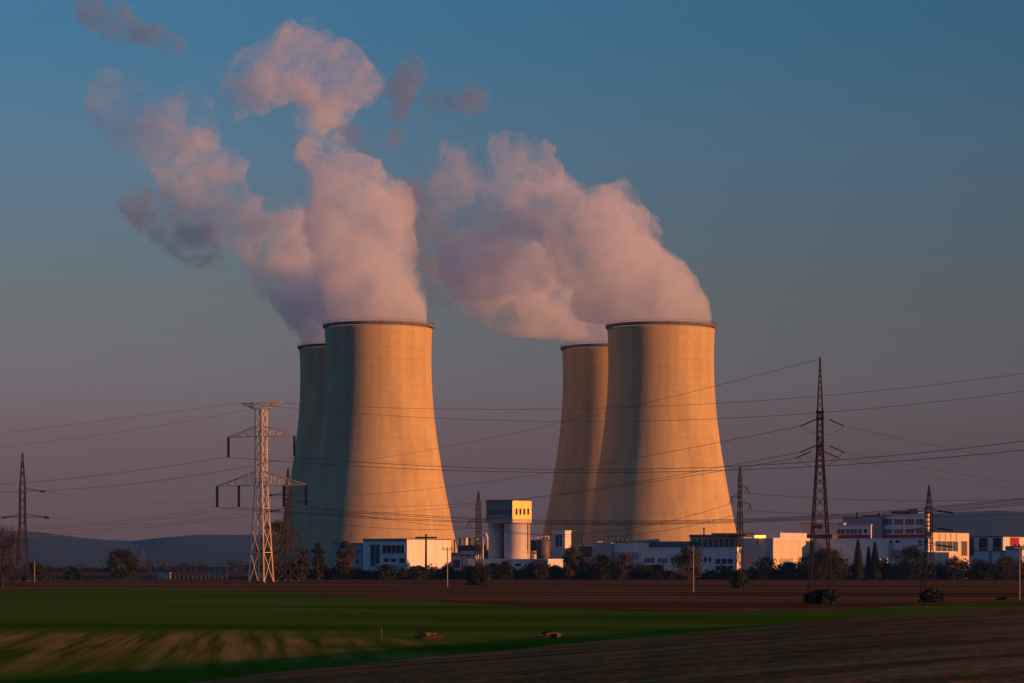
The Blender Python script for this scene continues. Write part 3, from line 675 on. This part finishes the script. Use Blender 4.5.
# lit flood lamp above the blue grey hall
fl = thing('flood_lamp', 'lit yellow flood lamp on a short mast above the blue grey hall', 'lamp', P(757, 541, 1300))
MB().tube([P(757, 546, 1294), P(757, 528.5, 1294)], [.28, .2], 8).build('mast', M['dark'], fl)
MB().bar(P(754, 534.8, 1294), P(766, 534.8, 1294), .35).build('bracket', M['dark'], fl)
em = bpy.data.materials.new('lamp_glow'); em.use_nodes = True
e = em.node_tree.nodes['Principled BSDF']; e.inputs['Base Color'].default_value = (.9, .7, .3, 1); e.inputs['Emission Color'].default_value = (1, .42, .06, 1); e.inputs['Emission Strength'].default_value = 1.6
for px_ in (756.2, 760, 763.8): MB().lathe(P(px_, 536.5, 1293), [(.05, -.75), (.6, -.6), (1.0, -.2), (1.0, .2), (.6, .55), (.05, .65)], 14).build('lamp_head', em, fl, True)

# ------------------------------------------------------------------ lattice pylons
def ring(c, hw, z, yaw):
    return [Vector((c[0] + hw * (i * math.cos(yaw) - j * math.sin(yaw)), c[1] + hw * (i * math.sin(yaw) + j * math.cos(yaw)), z)) for i, j in ((-1, -1), (1, -1), (1, 1), (-1, 1))]
def lattice(mb, c, levels, yaw, leg, brace, horiz=True):
    """levels: (z, half width) - legs and crossed bracing on four sides"""
    for k, ((z0, w0), (z1, w1)) in enumerate(zip(levels, levels[1:])):
        a, b_ = ring(c, w0, z0, yaw), ring(c, w1, z1, yaw)
        for i in range(4):
            j = (i + 1) % 4
            mb.bar(a[i], b_[i], leg); mb.bar(a[i], b_[j], brace); mb.bar(a[j], b_[i], brace)
            if horiz and k % 2 == 0: mb.bar(b_[i], b_[j], brace)
def panels(z0, w0, z1, w1, n, ratio=1.0):
    t = np.cumsum([ratio ** k for k in range(n)]); t = np.concatenate([[0], t / t[-1]])
    return [(z0 + (z1 - z0) * k, w0 + (w1 - w0) * k) for k in t]
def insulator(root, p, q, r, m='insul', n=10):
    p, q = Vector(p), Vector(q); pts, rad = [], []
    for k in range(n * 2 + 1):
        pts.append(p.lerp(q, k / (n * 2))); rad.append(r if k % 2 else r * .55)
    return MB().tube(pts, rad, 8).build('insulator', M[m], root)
def footings(root, c, hw, yaw, zb, s=1.0):
    for p in ring(c, hw, zb, yaw): MB().box(p + Vector((0, 0, .15)), (s, s, .6), yaw).build('footing', M['footing'], root)

# lit pylon
D = 1000; c = px2(261.2, D); yaw = R(-27); u = D / F
pl = thing('lattice_pylon', 'pale sunlit lattice pylon with two wide crossarms, left of the towers', 'pylon', (*c, 0), 'lattice pylons carrying the lines')
zw, zt = Z(480, D), Z(409, D); wb, wt = 9.1 * u, 4.4 * u
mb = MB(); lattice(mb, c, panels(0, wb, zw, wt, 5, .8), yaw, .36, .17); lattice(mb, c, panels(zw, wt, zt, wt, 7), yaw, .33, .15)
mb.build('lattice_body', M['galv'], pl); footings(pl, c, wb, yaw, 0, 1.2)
ad = Vector((math.cos(yaw), math.sin(yaw), 0)); an = Vector((-math.sin(yaw), math.cos(yaw), 0))
def arm(name, root, c, s, reach, zb, ztop, wroot, m, barw, n=5, tipz=None):
    """a tapering truss crossarm; s = +1/-1 side; returns tip"""
    mb = MB(); cc = Vector((*c, 0)); tip = cc + ad * s * reach + Vector((0, 0, zb if tipz is None else tipz))
    lo = [cc + ad * s * wroot + an * k * wroot + Vector((0, 0, zb)) for k in (-1, 1)]; up = [cc + ad * s * wroot + an * k * wroot + Vector((0, 0, ztop)) for k in (-1, 1)]
    for p in lo + up: mb.bar(p, tip, barw)
    for k in range(1, n):
        t = k / n; t2 = (k - 1) / n
        for a_, b_ in zip(lo, up):
            mb.bar(a_.lerp(tip, t), b_.lerp(tip, t), barw * .6); mb.bar(a_.lerp(tip, t2), b_.lerp(tip, t), barw * .6)
        mb.bar(lo[0].lerp(tip, t), lo[1].lerp(tip, t), barw * .6)
    mb.build(name, m, root); return tip
ca = math.cos(yaw)
tipsU, tipsL = {}, {}
for s in (-1, 1):
    tipsU[s] = arm('crossarm', pl, c, s, 34.5 * u / ca, Z(436.5, D), Z(426, D), wt, M['galv'], .23, 4)
    tipsL[s] = arm('crossarm', pl, c, s, 46.5 * u / ca, Z(485.5, D), Z(471.5, D), wt, M['galv'], .25, 5)
    arm('earth_wire_horn', pl, c, s, 20.5 * u / ca, Z(410, D), Z(403.5, D), wt * .9, M['galv'], .32, 3, Z(403, D))
mb = MB(); cc = Vector((*c, 0)); zz = Z(403, D); mb.bar(cc + ad * -20 * u / ca + Vector((0, 0, zz)), cc + ad * 20 * u / ca + Vector((0, 0, zz)), .3); mb.build('top_rail', M['galv'], pl)
for s in (-1, 1):
    for dx in (-.25, .25):
        insulator(pl, tipsU[s] + ad * dx, tipsU[s] + ad * dx + Vector((0, 0, -20 * u)), .3)
        insulator(pl, tipsL[s] + ad * dx, tipsL[s] + ad * dx + Vector((0, 0, -21 * u)), .3)
        q = cc + ad * (s * 23.5 * u / ca + dx) + Vector((0, 0, Z(485.8, D))); insulator(pl, q, q + Vector((0, 0, -21 * u)), .3)

# dark tension pylon at the right
D = 461; c = px2(820, D); u = D / F; yaw = R(4)
zg = tz(*c)
pd = thing('lattice_pylon', 'tallest dark lattice pylon with splayed insulator strings, right of the near right tower', 'pylon', (*c, zg), 'lattice pylons carrying the lines')
wb, w1, w2 = 11.5 * u, 2.9 * u, 2.5 * u; z1, z2, z3 = Z(453, D), Z(410, D), Z(359, D)
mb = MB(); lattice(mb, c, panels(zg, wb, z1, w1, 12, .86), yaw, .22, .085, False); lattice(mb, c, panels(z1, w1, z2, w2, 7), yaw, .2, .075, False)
mb.build('lattice_body', M['shadesteel'], pd); footings(pd, c, wb, yaw, zg, .5)
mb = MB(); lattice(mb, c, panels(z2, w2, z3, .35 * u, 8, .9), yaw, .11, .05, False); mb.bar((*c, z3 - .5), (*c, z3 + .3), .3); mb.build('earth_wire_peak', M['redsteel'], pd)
mb = MB()
for py_ in (412, 418, 447, 453):
    r_ = ring(c, w2 * 1.06, Z(py_, D), yaw)
    for i in range(4): mb.bar(r_[i], r_[(i + 1) % 4], .34)
mb.build('collar', M['shadesteel'], pd)
def depth_arm(root, c, py_, l, barw, m):       # crossarm pointing along the line of sight
    mb = MB(); z = Z(py_, c[1]); tip = Vector((c[0], c[1] + l, z))
    for dx in (-1, 1):
        mb.bar((c[0] + dx * w2, c[1], z), tip, barw); mb.bar((c[0] + dx * w2, c[1], z + 1.6), tip, barw)
    for k in (1, 2, 3):
        t = k / 4; mb.bar((c[0] - w2 * (1 - t), c[1] + l * t, z), (c[0] + w2 * (1 - t), c[1] + l * t, z), barw * .7)
    mb.build('crossarm', m, root); return tip
STR = {}
for key, py_, l in (('u', 420, -3.6), ('n', 446, -3.6), ('f', 450, 3.6)):
    tip = depth_arm(pd, c, py_, l, .13, M['shadesteel'])
    for s in (-1, 1):
        a = tip + Vector((s * 1.05, 0, -.1)); b_ = a + Vector((s * 2.45, 0, -1.05)); insulator(pd, a, b_, .14); STR[key, s] = b_
    p0, p1 = STR[key, -1], STR[key, 1]; mb = MB()
    mb.tube([p0.lerp(p1, t) + Vector((0, 0, -1.5 * 4 * t * (1 - t))) for t in np.linspace(0, 1, 13)], .035, 5); mb.build('jumper_cable', M['wire'], pd)
PD_TOP = Vector((*c, z3))

# small dark pylon far right
def small_pylon(px_, D, base, top, hwb, hwt, ybody, arms, label, m, yaw_=.3, bar=.2, strings='bow', peak='earth_wire_peak'):
    c = px2(px_, D); u = D / F; zg = tz(*c)
    r_ = thing('lattice_pylon', label, 'pylon', (*c, zg), 'lattice pylons carrying the lines')
    y1, y2 = ybody; mb = MB()
    lattice(mb, c, panels(zg, hwb * u, Z(y1, D), hwt * u, 6, .85), yaw_, bar, bar * .45, False); lattice(mb, c, panels(Z(y1, D), hwt * u, Z(y2, D), hwt * .95 * u, 4), yaw_, bar, bar * .45, False)
    mb.build('lattice_body', M[m], r_); footings(r_, c, hwb * u, yaw_, zg, 2.5 * bar)
    mb = MB(); lattice(mb, c, panels(Z(y2, D), hwt * .95 * u, Z(top, D), .3 * u, 4), yaw_, bar * .75, bar * .4, False); mb.build(peak, M[m], r_)
    tips = []
    for py_, xl, xr in arms:
        for xx in (xl, xr):
            if xx is None: continue
            s = 1 if xx > px_ else -1; tip = P(xx, py_, D); mb = MB()
            for dy in (-1, 1): mb.bar((c[0] + s * hwt * .8 * u, c[1] + dy * hwt * u, Z(py_, D)), tip, bar * .8)
            mb.bar((c[0] + s * hwt * .8 * u, c[1], Z(py_ - 3.2, D)), tip, bar * .8); mb.build('crossarm', M[m], r_)
            if strings == 'bow':
                b_ = tip + Vector((s * 2.2, -2.0, -.35)); insulator(r_, tip, b_, bar * 1.25, n=6); tips.append(b_)
            elif strings == 'lambda':
                low = None
                for k in (-1, 1):
                    q = tip + Vector((k * 2.2 * u, 0, -6.4 * u)); insulator(r_, tip, q, bar * .65, n=7)
                tips.append(tip + Vector((0, 0, -6.4 * u)))
    return r_, tips
small_pylon(929, 474, 602, 485, 7, 2.7, (545, 511), [(511, 920, 938), (528.5, 919, 938.5), (545, 921, 937.5)], 'short dark lattice pylon with three small crossarms, standing in a bush at the right', 'shadesteel', .3, .13)
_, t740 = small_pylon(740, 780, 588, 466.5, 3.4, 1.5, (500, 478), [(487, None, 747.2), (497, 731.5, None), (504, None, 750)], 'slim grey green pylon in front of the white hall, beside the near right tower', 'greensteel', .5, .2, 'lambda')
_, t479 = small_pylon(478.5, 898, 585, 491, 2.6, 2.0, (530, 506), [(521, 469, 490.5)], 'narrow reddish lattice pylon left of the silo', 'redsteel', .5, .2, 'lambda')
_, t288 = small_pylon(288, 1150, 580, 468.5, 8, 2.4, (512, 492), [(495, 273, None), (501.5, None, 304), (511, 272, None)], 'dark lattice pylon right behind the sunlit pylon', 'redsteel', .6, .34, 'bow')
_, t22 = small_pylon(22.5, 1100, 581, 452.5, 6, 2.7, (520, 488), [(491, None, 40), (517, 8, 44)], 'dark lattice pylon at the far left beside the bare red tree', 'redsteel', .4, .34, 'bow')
mst = thing('radio_mast', 'tiny red mast far away in front of the left hills', 'mast', (*px2(143.5, 3000), 0))
cM = px2(143.5, 3000); mb = MB(); lattice(mb, cM, panels(0, 1.5, Z(548, 3000), .4, 8), 0, .28, .16); mb.build('lattice_body', mat('mast_paint', (.08, .045, .045), .6, .2, .2), mst)

# ------------------------------------------------------------------ poles and posts
def pole(px_, D, top, label, r, arm=None, m='pole', name='utility_pole', group='thin poles in the fields'):
    c = G(px_, D); t = thing(name, label, 'pole', c, group); tp = Vector((c.x, c.y, Z(top, D)))
    MB().tube([c - Vector((0, 0, .2)), tp], [r, r * .7], 8).build('shaft', M[m], t)
    if arm:
        z = tp.z - .5; MB().bar((c.x - arm, c.y, z), (c.x + arm, c.y, z), .2).build('crossarm', M[m], t)
        for dx in (-arm * .9, 0, arm * .9): MB().lathe((c.x + dx, c.y, z + .1), [(.1, 0), (.16, .15), (.1, .3), (.16, .45), (.05, .6)], 8, True).build('insulator', M['insul'], t)
    return t
pole(447.3, 812, 547.5, 'thin pole with a short crossarm in front of the workshop\'s sunlit gable', .2, 1.4)
pole(693.3, 656, 546, 'bare pale pole standing alone in front of the olive tree', .17)
pole(1019.5, 502, 545, 'thin pole with a crossarm at the far right edge', .14, .9)
pole(34.5, 1075, 562, 'short pale pole at the far left beside the dark bush', .22)
lm = thing('light_mast', 'dark T shaped light mast in front of the workshop\'s sunlit gable', 'mast', (*px2(426, 1256), 0), None)
q = Vector((*px2(426, 1256), 0)); MB().tube([q, Vector((q.x, q.y, Z(534, 1256)))], [.55, .4], 8).build('shaft', M['shadesteel'], lm)
MB().box((q.x, q.y, Z(537.6, 1256)), (9.6, .8, .75)).build('lamp_bar', M['shadesteel'], lm)
for dx in (-3.6, -1.4, 1.4, 3.6): MB().box((q.x + dx, q.y - .7, Z(537.6, 1256)), (1.2, .6, .5)).build('lamp_head', M['dark'], lm)
st = G(381.5, 236); o = MB().tube([st - Vector((0, 0, .1)), st + Vector((0, 0, .85))], .035, 6).build('marker_stake', M['wood'], None, origin=st); tag(o, 'thin stake stuck in the green field left of the brown heap', 'stake')

# ------------------------------------------------------------------ power lines
def wire(label, pts, D0, D1, r, ext=None, group='cables strung between the pylons'):
    """a sagging cable through three picture points; D runs from D0 at the first end to D1 at the other"""
    (xa, ya), (xb, yb), (xc, yc) = pts
    k = np.polyfit([xa, xb, xc], [ya, yb, yc], 2); e0, e1 = ext or (xa, xc)
    out = []
    for t in np.linspace(0, 1, 41):
        x = e0 + (e1 - e0) * t; xl = min(max(x, -40), 1064); y_ = float(np.polyval(k, xl) + np.polyval(np.polyder(k), xl) * (x - xl)); out.append(P(x, y_, D0 + (D1 - D0) * t))
    o = MB().tube(out, r, 5).build('power_line', M['wire'], None, True, origin=out[0])
    return tag(o, label, 'power line', group)
# left of the sunlit pylon
wire('upper thin cable from the sunlit pylon\'s top to the left edge', [(240.5, 403), (120, 418.5), (0, 433.5)], 1000, 640, .055, (240.5, -400))
wire('second thin cable from the sunlit pylon\'s top to the left edge', [(281, 403), (120, 432), (0, 447)], 1000, 640, .055, (281, -400))
wire('thick cable from the left upper insulator of the sunlit pylon to the left edge', [(225.5, 457), (110, 474), (0, 484.5)], 995, 760, .10, (225.5, -400))
wire('thick cable from the right upper insulator of the sunlit pylon to the left edge', [(294, 457), (110, 486), (0, 492)], 1005, 770, .10, (294, -400))
for k, (xx, y2_, y3_, lab) in enumerate(((214, 523, 526, 'outermost left lower insulator'), (237.5, 525.5, 529.5, 'inner left lower insulator'), (285, 529, 534, 'inner right lower insulator'), (307, 532, 538, 'outermost right lower insulator'))):
    wire('cable from the %s of the sunlit pylon to the left edge' % lab, [(xx, 507), (100, y2_), (0, y3_)], 1000, 780, .065, (xx, -400))
# right of the sunlit pylon, out over the towers to the right edge
wire('uppermost thin cable from the sunlit pylon across both near towers to the right edge', [(281, 403), (560, 409), (1024, 373.5)], 1000, 420, .05, (281, 1700))
wire('second thin cable across both near towers to the right edge, below the uppermost', [(240.5, 403), (560, 421.5), (1024, 391)], 1000, 430, .05, (240.5, 1700))
wire('heavy upper cable sagging across the towers, the higher of the pair', [(294, 457), (560, 469.5), (1024, 441)], 1000, 420, .08, (294, 1700))
wire('heavy upper cable sagging across the towers, the lower of the pair', [(225.5, 457), (560, 472.5), (1024, 450)], 1000, 430, .08, (225.5, 1700))
for k, (xx, y2_, y3_, lab) in enumerate(((307, 521, 498, 'highest'), (285, 522.3, 499.8, 'second'), (237.5, 523.6, 502.5, 'third'), (214, 524.6, 504.5, 'lowest'))):
    wire('cable sagging low across the tower bases to the right edge, %s of four' % lab, [(xx, 507), (600, y2_), (1024, y3_)], 1000, 420 + 10 * k, .075, (xx, 1700))
# from the dark tension pylon
def wire3(label, A, B, sag, r, group='cables strung between the pylons'):
    A, B = Vector(A), Vector(B); out = [A.lerp(B, t) + Vector((0, 0, -4 * sag * t * (1 - t))) for t in np.linspace(0, 1, 33)]
    return tag(MB().tube(out, r, 5).build('power_line', M['wire'], None, True, origin=out[0]), label, 'power line', group)
wire3('thin cable falling left from the tip of the tallest dark pylon', PD_TOP, P(288, 468.5, 1150), 3.0, .035)
wire3('cable falling left from the upper insulator string of the tallest dark pylon', STR['u', -1], P(273, 495, 1150), 4.0, .04)
wire3('cable falling left from the near lower insulator string of the tallest dark pylon', STR['n', -1], P(272, 511, 1150), 4.5, .04)
wire3('cable falling left from the far lower insulator string of the tallest dark pylon', STR['f', -1], P(304, 501.5, 1150), 4.5, .04)
wire3('cable falling right from the upper insulator string of the tallest dark pylon', STR['u', 1], P(1250, 486, 480), 1.5, .03)
wire3('cable falling right from the near lower insulator string of the tallest dark pylon', STR['n', 1], P(1250, 503, 480), 1.5, .03)
wire3('cable falling right from the far lower insulator string of the tallest dark pylon', STR['f', 1], P(1250, 512, 500), 1.5, .03)
# medium line along the hedge
for k in range(2):
    wire3('cable from the pylon behind the sunlit one to the narrow reddish pylon, %s' % ('upper' if k == 0 else 'lower'), [P(273, 496, 1150), P(272, 512, 1150)][k], t479[k], 2.0 + k, .06)
    wire3('cable from the narrow reddish pylon to the slim grey green pylon, %s' % ('left' if k == 0 else 'right'), t479[k], [t740[1], t740[2]][k], 5.0, .055)
    wire3('cable leaving the slim grey green pylon to the right edge, %s' % ('higher' if k == 0 else 'lower'), [t740[0], t740[2]][k], P(1150, 492 + 14 * k, 640), 2.0, .05)
for k, (A, py_) in enumerate(((t22[0], 495), (t22[2], 512))):
    wire3('faint cable from the far left pylon to the pylon behind the sunlit one, %s' % ('upper' if k == 0 else 'lower'), A, P(272, py_, 1150), 3.5, .05)

# ------------------------------------------------------------------ vegetation
def leaf_cloud(mb, rnd, blobs, per, size, flat=.75):
    for (c, r) in blobs:
        for _ in range(per):
            d = Vector((rnd.gauss(0, .52), rnd.gauss(0, .52), rnd.gauss(0, .52))) * r; d.z *= flat
            p = c + d; a = Vector((rnd.gauss(0, 1), rnd.gauss(0, 1), rnd.gauss(0, .8))).normalized(); b_ = a.cross(Vector((rnd.gauss(0, 1), rnd.gauss(0, 1), rnd.gauss(0, 1)))).normalized()
            s = size * rnd.uniform(.5, 1.2); mb.add([p - a * s - b_ * s * .2, p + b_ * s * .6, p + a * s - b_ * s * .1, p - b_ * s * .65], [(0, 1, 2, 3)])
def tree(name, label, px_, D, top, wpx, m, seed, base=None, dens=1.0, cat='tree', trunk=.16, group=None, skirt=.12, size=None, twiggy=False, flat=.8):
    rnd = random.Random(seed); c = G(px_, D); zt = Z(top, D); H = zt - c.z; W = wpx * D / F / 2
    t = thing(name, label, cat, c, group)
    mb = MB(); th = H * .75; lean = Vector((rnd.uniform(-.04, .04) * H, rnd.uniform(-.04, .04) * H, 0))
    mb.tube([c - Vector((0, 0, .2)), c + lean * .3 + Vector((0, 0, th * .4)), c + lean + Vector((0, 0, th))], [max(.12, H * .03), max(.09, H * .02), .05], 7)
    tips = []
    for k in range(9 if not twiggy else 26):
        z0 = th * rnd.uniform(.15, .95); a = rnd.uniform(0, 2 * math.pi); L = W * rnd.uniform(.5, .95) * math.sqrt(max(.1, 1 - (abs(z0 / H - .45) / .7) ** 2))
        p0 = c + lean * (z0 / th) + Vector((0, 0, z0)); p1 = p0 + Vector((math.cos(a) * L, math.sin(a) * L, H * rnd.uniform(.08, .25)))
        mb.tube([p0, p0.lerp(p1, .5) + Vector((0, 0, -.05 * H * rnd.random())), p1], [max(.07, H * .011), max(.05, H * .007), .03], 5); tips.append(p1)
        if twiggy:
            for _ in range(9):
                q = p0.lerp(p1, rnd.uniform(.3, 1)); mb.bar(q, q + Vector((rnd.uniform(-1, 1) * W * .3, rnd.uniform(-1, 1) * W * .3, rnd.uniform(.05, .28) * H)), .09, .04)
    mb.build('trunk', M['twig' if twiggy else 'bark'], t)
    blobs = []
    for k in range(48):
        v = rnd.random() ** 1.15; zz = skirt * H + (1 - skirt) * H * v
        rr = W * (1 - (abs(v - .42) / .62) ** 2.2) if v > .42 else W * (1 - (abs(v - .42) / .75) ** 2)
        rr = max(rr, .1 * W); a = rnd.uniform(0, 2 * math.pi); q = rr * rnd.uniform(.25, .88)
        br = min(W, H * .7) * rnd.uniform(.26, .52) * (1 - .35 * v)
        zz = min(zz, H - br * .7)
        blobs.append((c + Vector((math.cos(a) * q, math.sin(a) * q, zz)), br))
    for p in tips: blobs.append((p, min(W, H) * .26))
    mb = MB(); leaf_cloud(mb, rnd, blobs, int((80 if not twiggy else 26) * dens), (size or D / F * .62) * 1.45, flat)
    mb.build('crown', M[m], t); return t
def conifer(label, px_, D, top, wpx, seed):
    rnd = random.Random(seed); c = G(px_, D); H = Z(top, D) - c.z; W = wpx * D / F / 2 * 1.35
    t = thing('conifer', label, 'tree', c, 'dark conifers by the long white hall')
    MB().tube([c - Vector((0, 0, .2)), c + Vector((0, 0, H * .97))], [H * .022, .04], 7).build('trunk', M['bark'], t)
    mb = MB()
    for k in range(2600):
        v = rnd.random() ** 1.25; z = H * (.06 + .94 * v); tier = 1 - .22 * ((v * 9) % 1)
        rr = W * (1 - v) ** .85 * tier * rnd.random() ** .45; a = rnd.uniform(0, 2 * math.pi)
        p = c + Vector((math.cos(a) * rr, math.sin(a) * rr, z)); o = Vector((math.cos(a), math.sin(a), -.45)); s = rnd.uniform(.4, .9)
        w = Vector((-math.sin(a), math.cos(a), 0)) * s * .45
        mb.add([p - w, p + o * s * .9, p + w, p + Vector((0, 0, .25))], [(0, 1, 2, 3)])
    mb.build('crown', M['conif'], t); return t
tree('broadleaf_tree', 'round dark tree standing alone in the left field', 123.5, 1225, 550, 33, 'leaf', 11, dens=1.6, skirt=.05)
tree('broadleaf_tree', 'large olive tree behind the foot of the sunlit pylon', 277, 1240, 521, 50, 'olive', 12, dens=1.7, skirt=.08)
tree('columnar_tree', 'slender dark tree left of the yellowing tree by the workshop', 318.5, 1235, 543.5, 13, 'leaf', 13, dens=1.1, skirt=.05)
tree('broadleaf_tree', 'small green tree between the pylon behind and the slender dark tree', 303.5, 1235, 549, 14, 'olive', 14, dens=1.0)
tree('broadleaf_tree', 'yellowing autumn tree at the left end of the white workshop', 346, 1235, 541, 21, 'autumn', 15, dens=1.3, skirt=.05)
tree('broadleaf_tree', 'olive green tree in front of the grey block right of the lit store end', 572, 1232, 545, 20, 'olive', 16, dens=1.3)
tree('broadleaf_tree', 'broad olive tree in front of the white windowed hall', 688.5, 1225, 547, 31, 'olive', 17, dens=1.4, skirt=.06)
tree('broadleaf_tree', 'wide low green tree under the tallest dark pylon', 825, 1222, 548.5, 55, 'leaf', 18, dens=2.2, skirt=.04, flat=.6)
conifer('tallest dark conifer in front of the long white hall', 858, 1230, 539.5, 13, 19)
conifer('smallest conifer, squeezed between the two larger ones', 868.5, 1232, 546.5, 8, 20)
conifer('bushy dark conifer right of the other two', 875, 1230, 541.5, 13, 21)
tree('broadleaf_tree', 'dark round tree at the right end of the long white hall', 909, 1230, 547.5, 38, 'conif', 22, dens=2.0, skirt=.04)
tree('bare_tree', 'bare red brown tree cut by the left edge of the picture', 2, 705, 526, 48, 'twig', 23, dens=1.0, twiggy=True, skirt=.02)
tree('shrub', 'dark bush at the foot of the far left pylon', 34, 1110, 563, 26, 'leaf', 24, dens=1.0, skirt=.02, cat='shrub')
tree('shrub', 'small dark bush left of the round lone tree', 72, 1230, 570, 16, 'leaf', 25, dens=.7, skirt=.02, cat='shrub')
tree('shrub', 'dark bush on the field edge below the narrow reddish pylon', 478.5, 880, 566, 27, 'leaf', 26, dens=1.5, skirt=.0, cat='shrub')
tree('shrub', 'dark bush at the foot of the slim grey green pylon', 739.5, 770, 571, 20, 'leaf', 27, dens=1.2, skirt=.0, cat='shrub')
tree('shrub', 'low wide bush filling the foot of the tallest dark pylon', 821, 455, 590, 34, 'conif', 28, dens=1.8, skirt=.0, cat='shrub', size=.17)
tree('shrub', 'round dark bush around the foot of the short dark pylon at the right', 932.5, 466, 589.5, 22, 'conif', 29, dens=1.4, skirt=.0, cat='shrub', size=.16)
tree('shrub', 'tiny low bush on the field edge near the right end pole', 1001, 500, 597, 12, 'scrub', 30, dens=.6, skirt=.0, cat='shrub', size=.14)
for k, (px_, top, w, m_, lab) in enumerate(((505, 562, 20, 'scrub', 'grey brown shrub under the silo'), (540, 563, 16, 'twig', 'reddish shrub before the orange lit end of the low store'), (602, 555, 24, 'scrub', 'brown shrub before the plain low hall'), (623, 553, 22, 'twig', 'red brown bare shrub before the low hall with vents'),
        (655, 565, 26, 'scrub', 'low shrub below the row of dark windows'), (765, 557, 26, 'twig', 'reddish bare shrub before the blue grey hall'), (788, 562, 18, 'scrub', 'low dark shrub before the orange lit wall'), (955, 556, 26, 'twig', 'bare brown shrub before the glazed orange pavilion'),
        (984, 562, 24, 'scrub', 'dull green shrub before the low blue white shed'), (1008, 556, 26, 'twig', 'red brown shrub near the blue roofed shed'), (386, 565, 18, 'leaf', 'dark shrub below the workshop\'s big window'), (418, 566, 22, 'leaf', 'dark shrub at the workshop\'s near corner'))):
    tree('shrub', lab, px_, 1228, top, w, m_, 40 + k, dens=1.0, skirt=.0, cat='shrub', twiggy=(m_ == 'twig'), group='shrubs along the plant\'s edge')
# the hedge along the plant: one mass
rnd = random.Random(77); mb = MB(); blobs = []
x = 282.0
HEDGE_TOP = ([282, 340, 400, 480, 540, 600, 640, 660, 735, 760, 830, 900, 1060], [562, 566, 568, 564, 563, 560, 562, 570, 570, 563, 562, 561, 561])
while x < 1060:
    h = (580 - float(np.interp(x, *HEDGE_TOP)) + 2 * math.sin(x * .13 + 1) + rnd.uniform(-3, 3)) * .43
    for _ in range(2):
        D = rnd.uniform(1239, 1252); c = G(x + rnd.uniform(-2, 2), D); r = max(1.3, h * rnd.uniform(.25, .42)); blobs.append((c + Vector((0, 0, max(r * .5, h * rnd.uniform(.12, .75)))), r))
    blobs.append((G(x, 1243) + Vector((0, 0, 1.4)), 2.2)); x += 2.6
leaf_cloud(mb, rnd, blobs, 80, .62)
o = mb.build('hedgerow', M['scrub']); o['kind'] = 'stuff'; o['label'] = 'dark tangled hedgerow along the foot of the plant'
mb = MB(); blobs = []; x = -60.0
while x < 300:
    D = rnd.uniform(2700, 2900); c = Vector((*px2(x, D), 0)); h = rnd.uniform(3, 9) * (1.3 if 110 < x < 260 else .8); blobs.append((c + Vector((0, 0, h * .5)), h * .6)); x += rnd.uniform(1.5, 4)
leaf_cloud(mb, rnd, blobs, 60, 1.5)
o = mb.build('distant_wood', M['scrub']); o['kind'] = 'stuff'; o['label'] = 'distant line of dark trees below the left hills'

# ------------------------------------------------------------------ heaps in the green field
def heap(px_, D, w, h, label, seed, pale):
    rnd = random.Random(seed); c = G(px_, D); t = thing('rubble_heap', label, 'heap', c, 'small heaps lying in the green field')
    mb = MB(); n = 22
    for j in range(7):
        for i in range(n):
            a = 2 * math.pi * i / n; v = j / 6; rr = math.cos(v * math.pi / 2) * (1 + .25 * math.sin(a * 3 + seed) + rnd.uniform(-.08, .08))
            mb.v.append(c + Vector((math.cos(a) * rr * w / 2, math.sin(a) * rr * w * .3, -.03 + h * math.sin(v * math.pi / 2) * (1 + .25 * math.cos(a * 2 + seed)) * rnd.uniform(.85, 1.1))))
    for j in range(6):
        for i in range(n): k = (i + 1) % n; mb.f.append((j * n + i, j * n + k, (j + 1) * n + k, (j + 1) * n + i))
    mb.build('mound', M['straw'], t)
    for k in range(4):
        a = rnd.uniform(-.5, .5); q = c + Vector((rnd.uniform(-.4, .4) * w, -w * .15, h * rnd.uniform(.3, .8))); MB().bar(q - Vector((math.cos(a) * .6, math.sin(a) * .3, .1)), q + Vector((math.cos(a) * .6, math.sin(a) * .3, .12)), .1).build('timber', M['wood'], t)
    MB().box(c + Vector((pale * w, -w * .22, h * .45)), (.34, .3, .34), .4).build('block', M['stone'], t)
heap(428, 237, 2.3, .5, 'low brown heap with a pale block in its middle, right of the thin stake', 1, -.02)
heap(547, 237, 2.2, .46, 'low dark heap with a pale block at its right end', 2, .42)

# ------------------------------------------------------------------ haze
hz = bpy.data.materials.new('air_haze'); hz.use_nodes = True; n = hz.node_tree.nodes; n.remove(n['Principled BSDF'])
v = n.new('ShaderNodeVolumePrincipled'); v.inputs['Color'].default_value = (.13, .42, 1.0, 1); v.inputs['Density'].default_value = 3e-5; v.inputs['Anisotropy'].default_value = 0
hz.node_tree.links.new(v.outputs[0], n['Material Output'].inputs['Volume'])
o = MB().box((0, 0, 0), (2, 2, 2)).build('haze', hz); o.scale = (13600, 13600, 180); o.location = (0, 0, 176); o['kind'] = 'stuff'
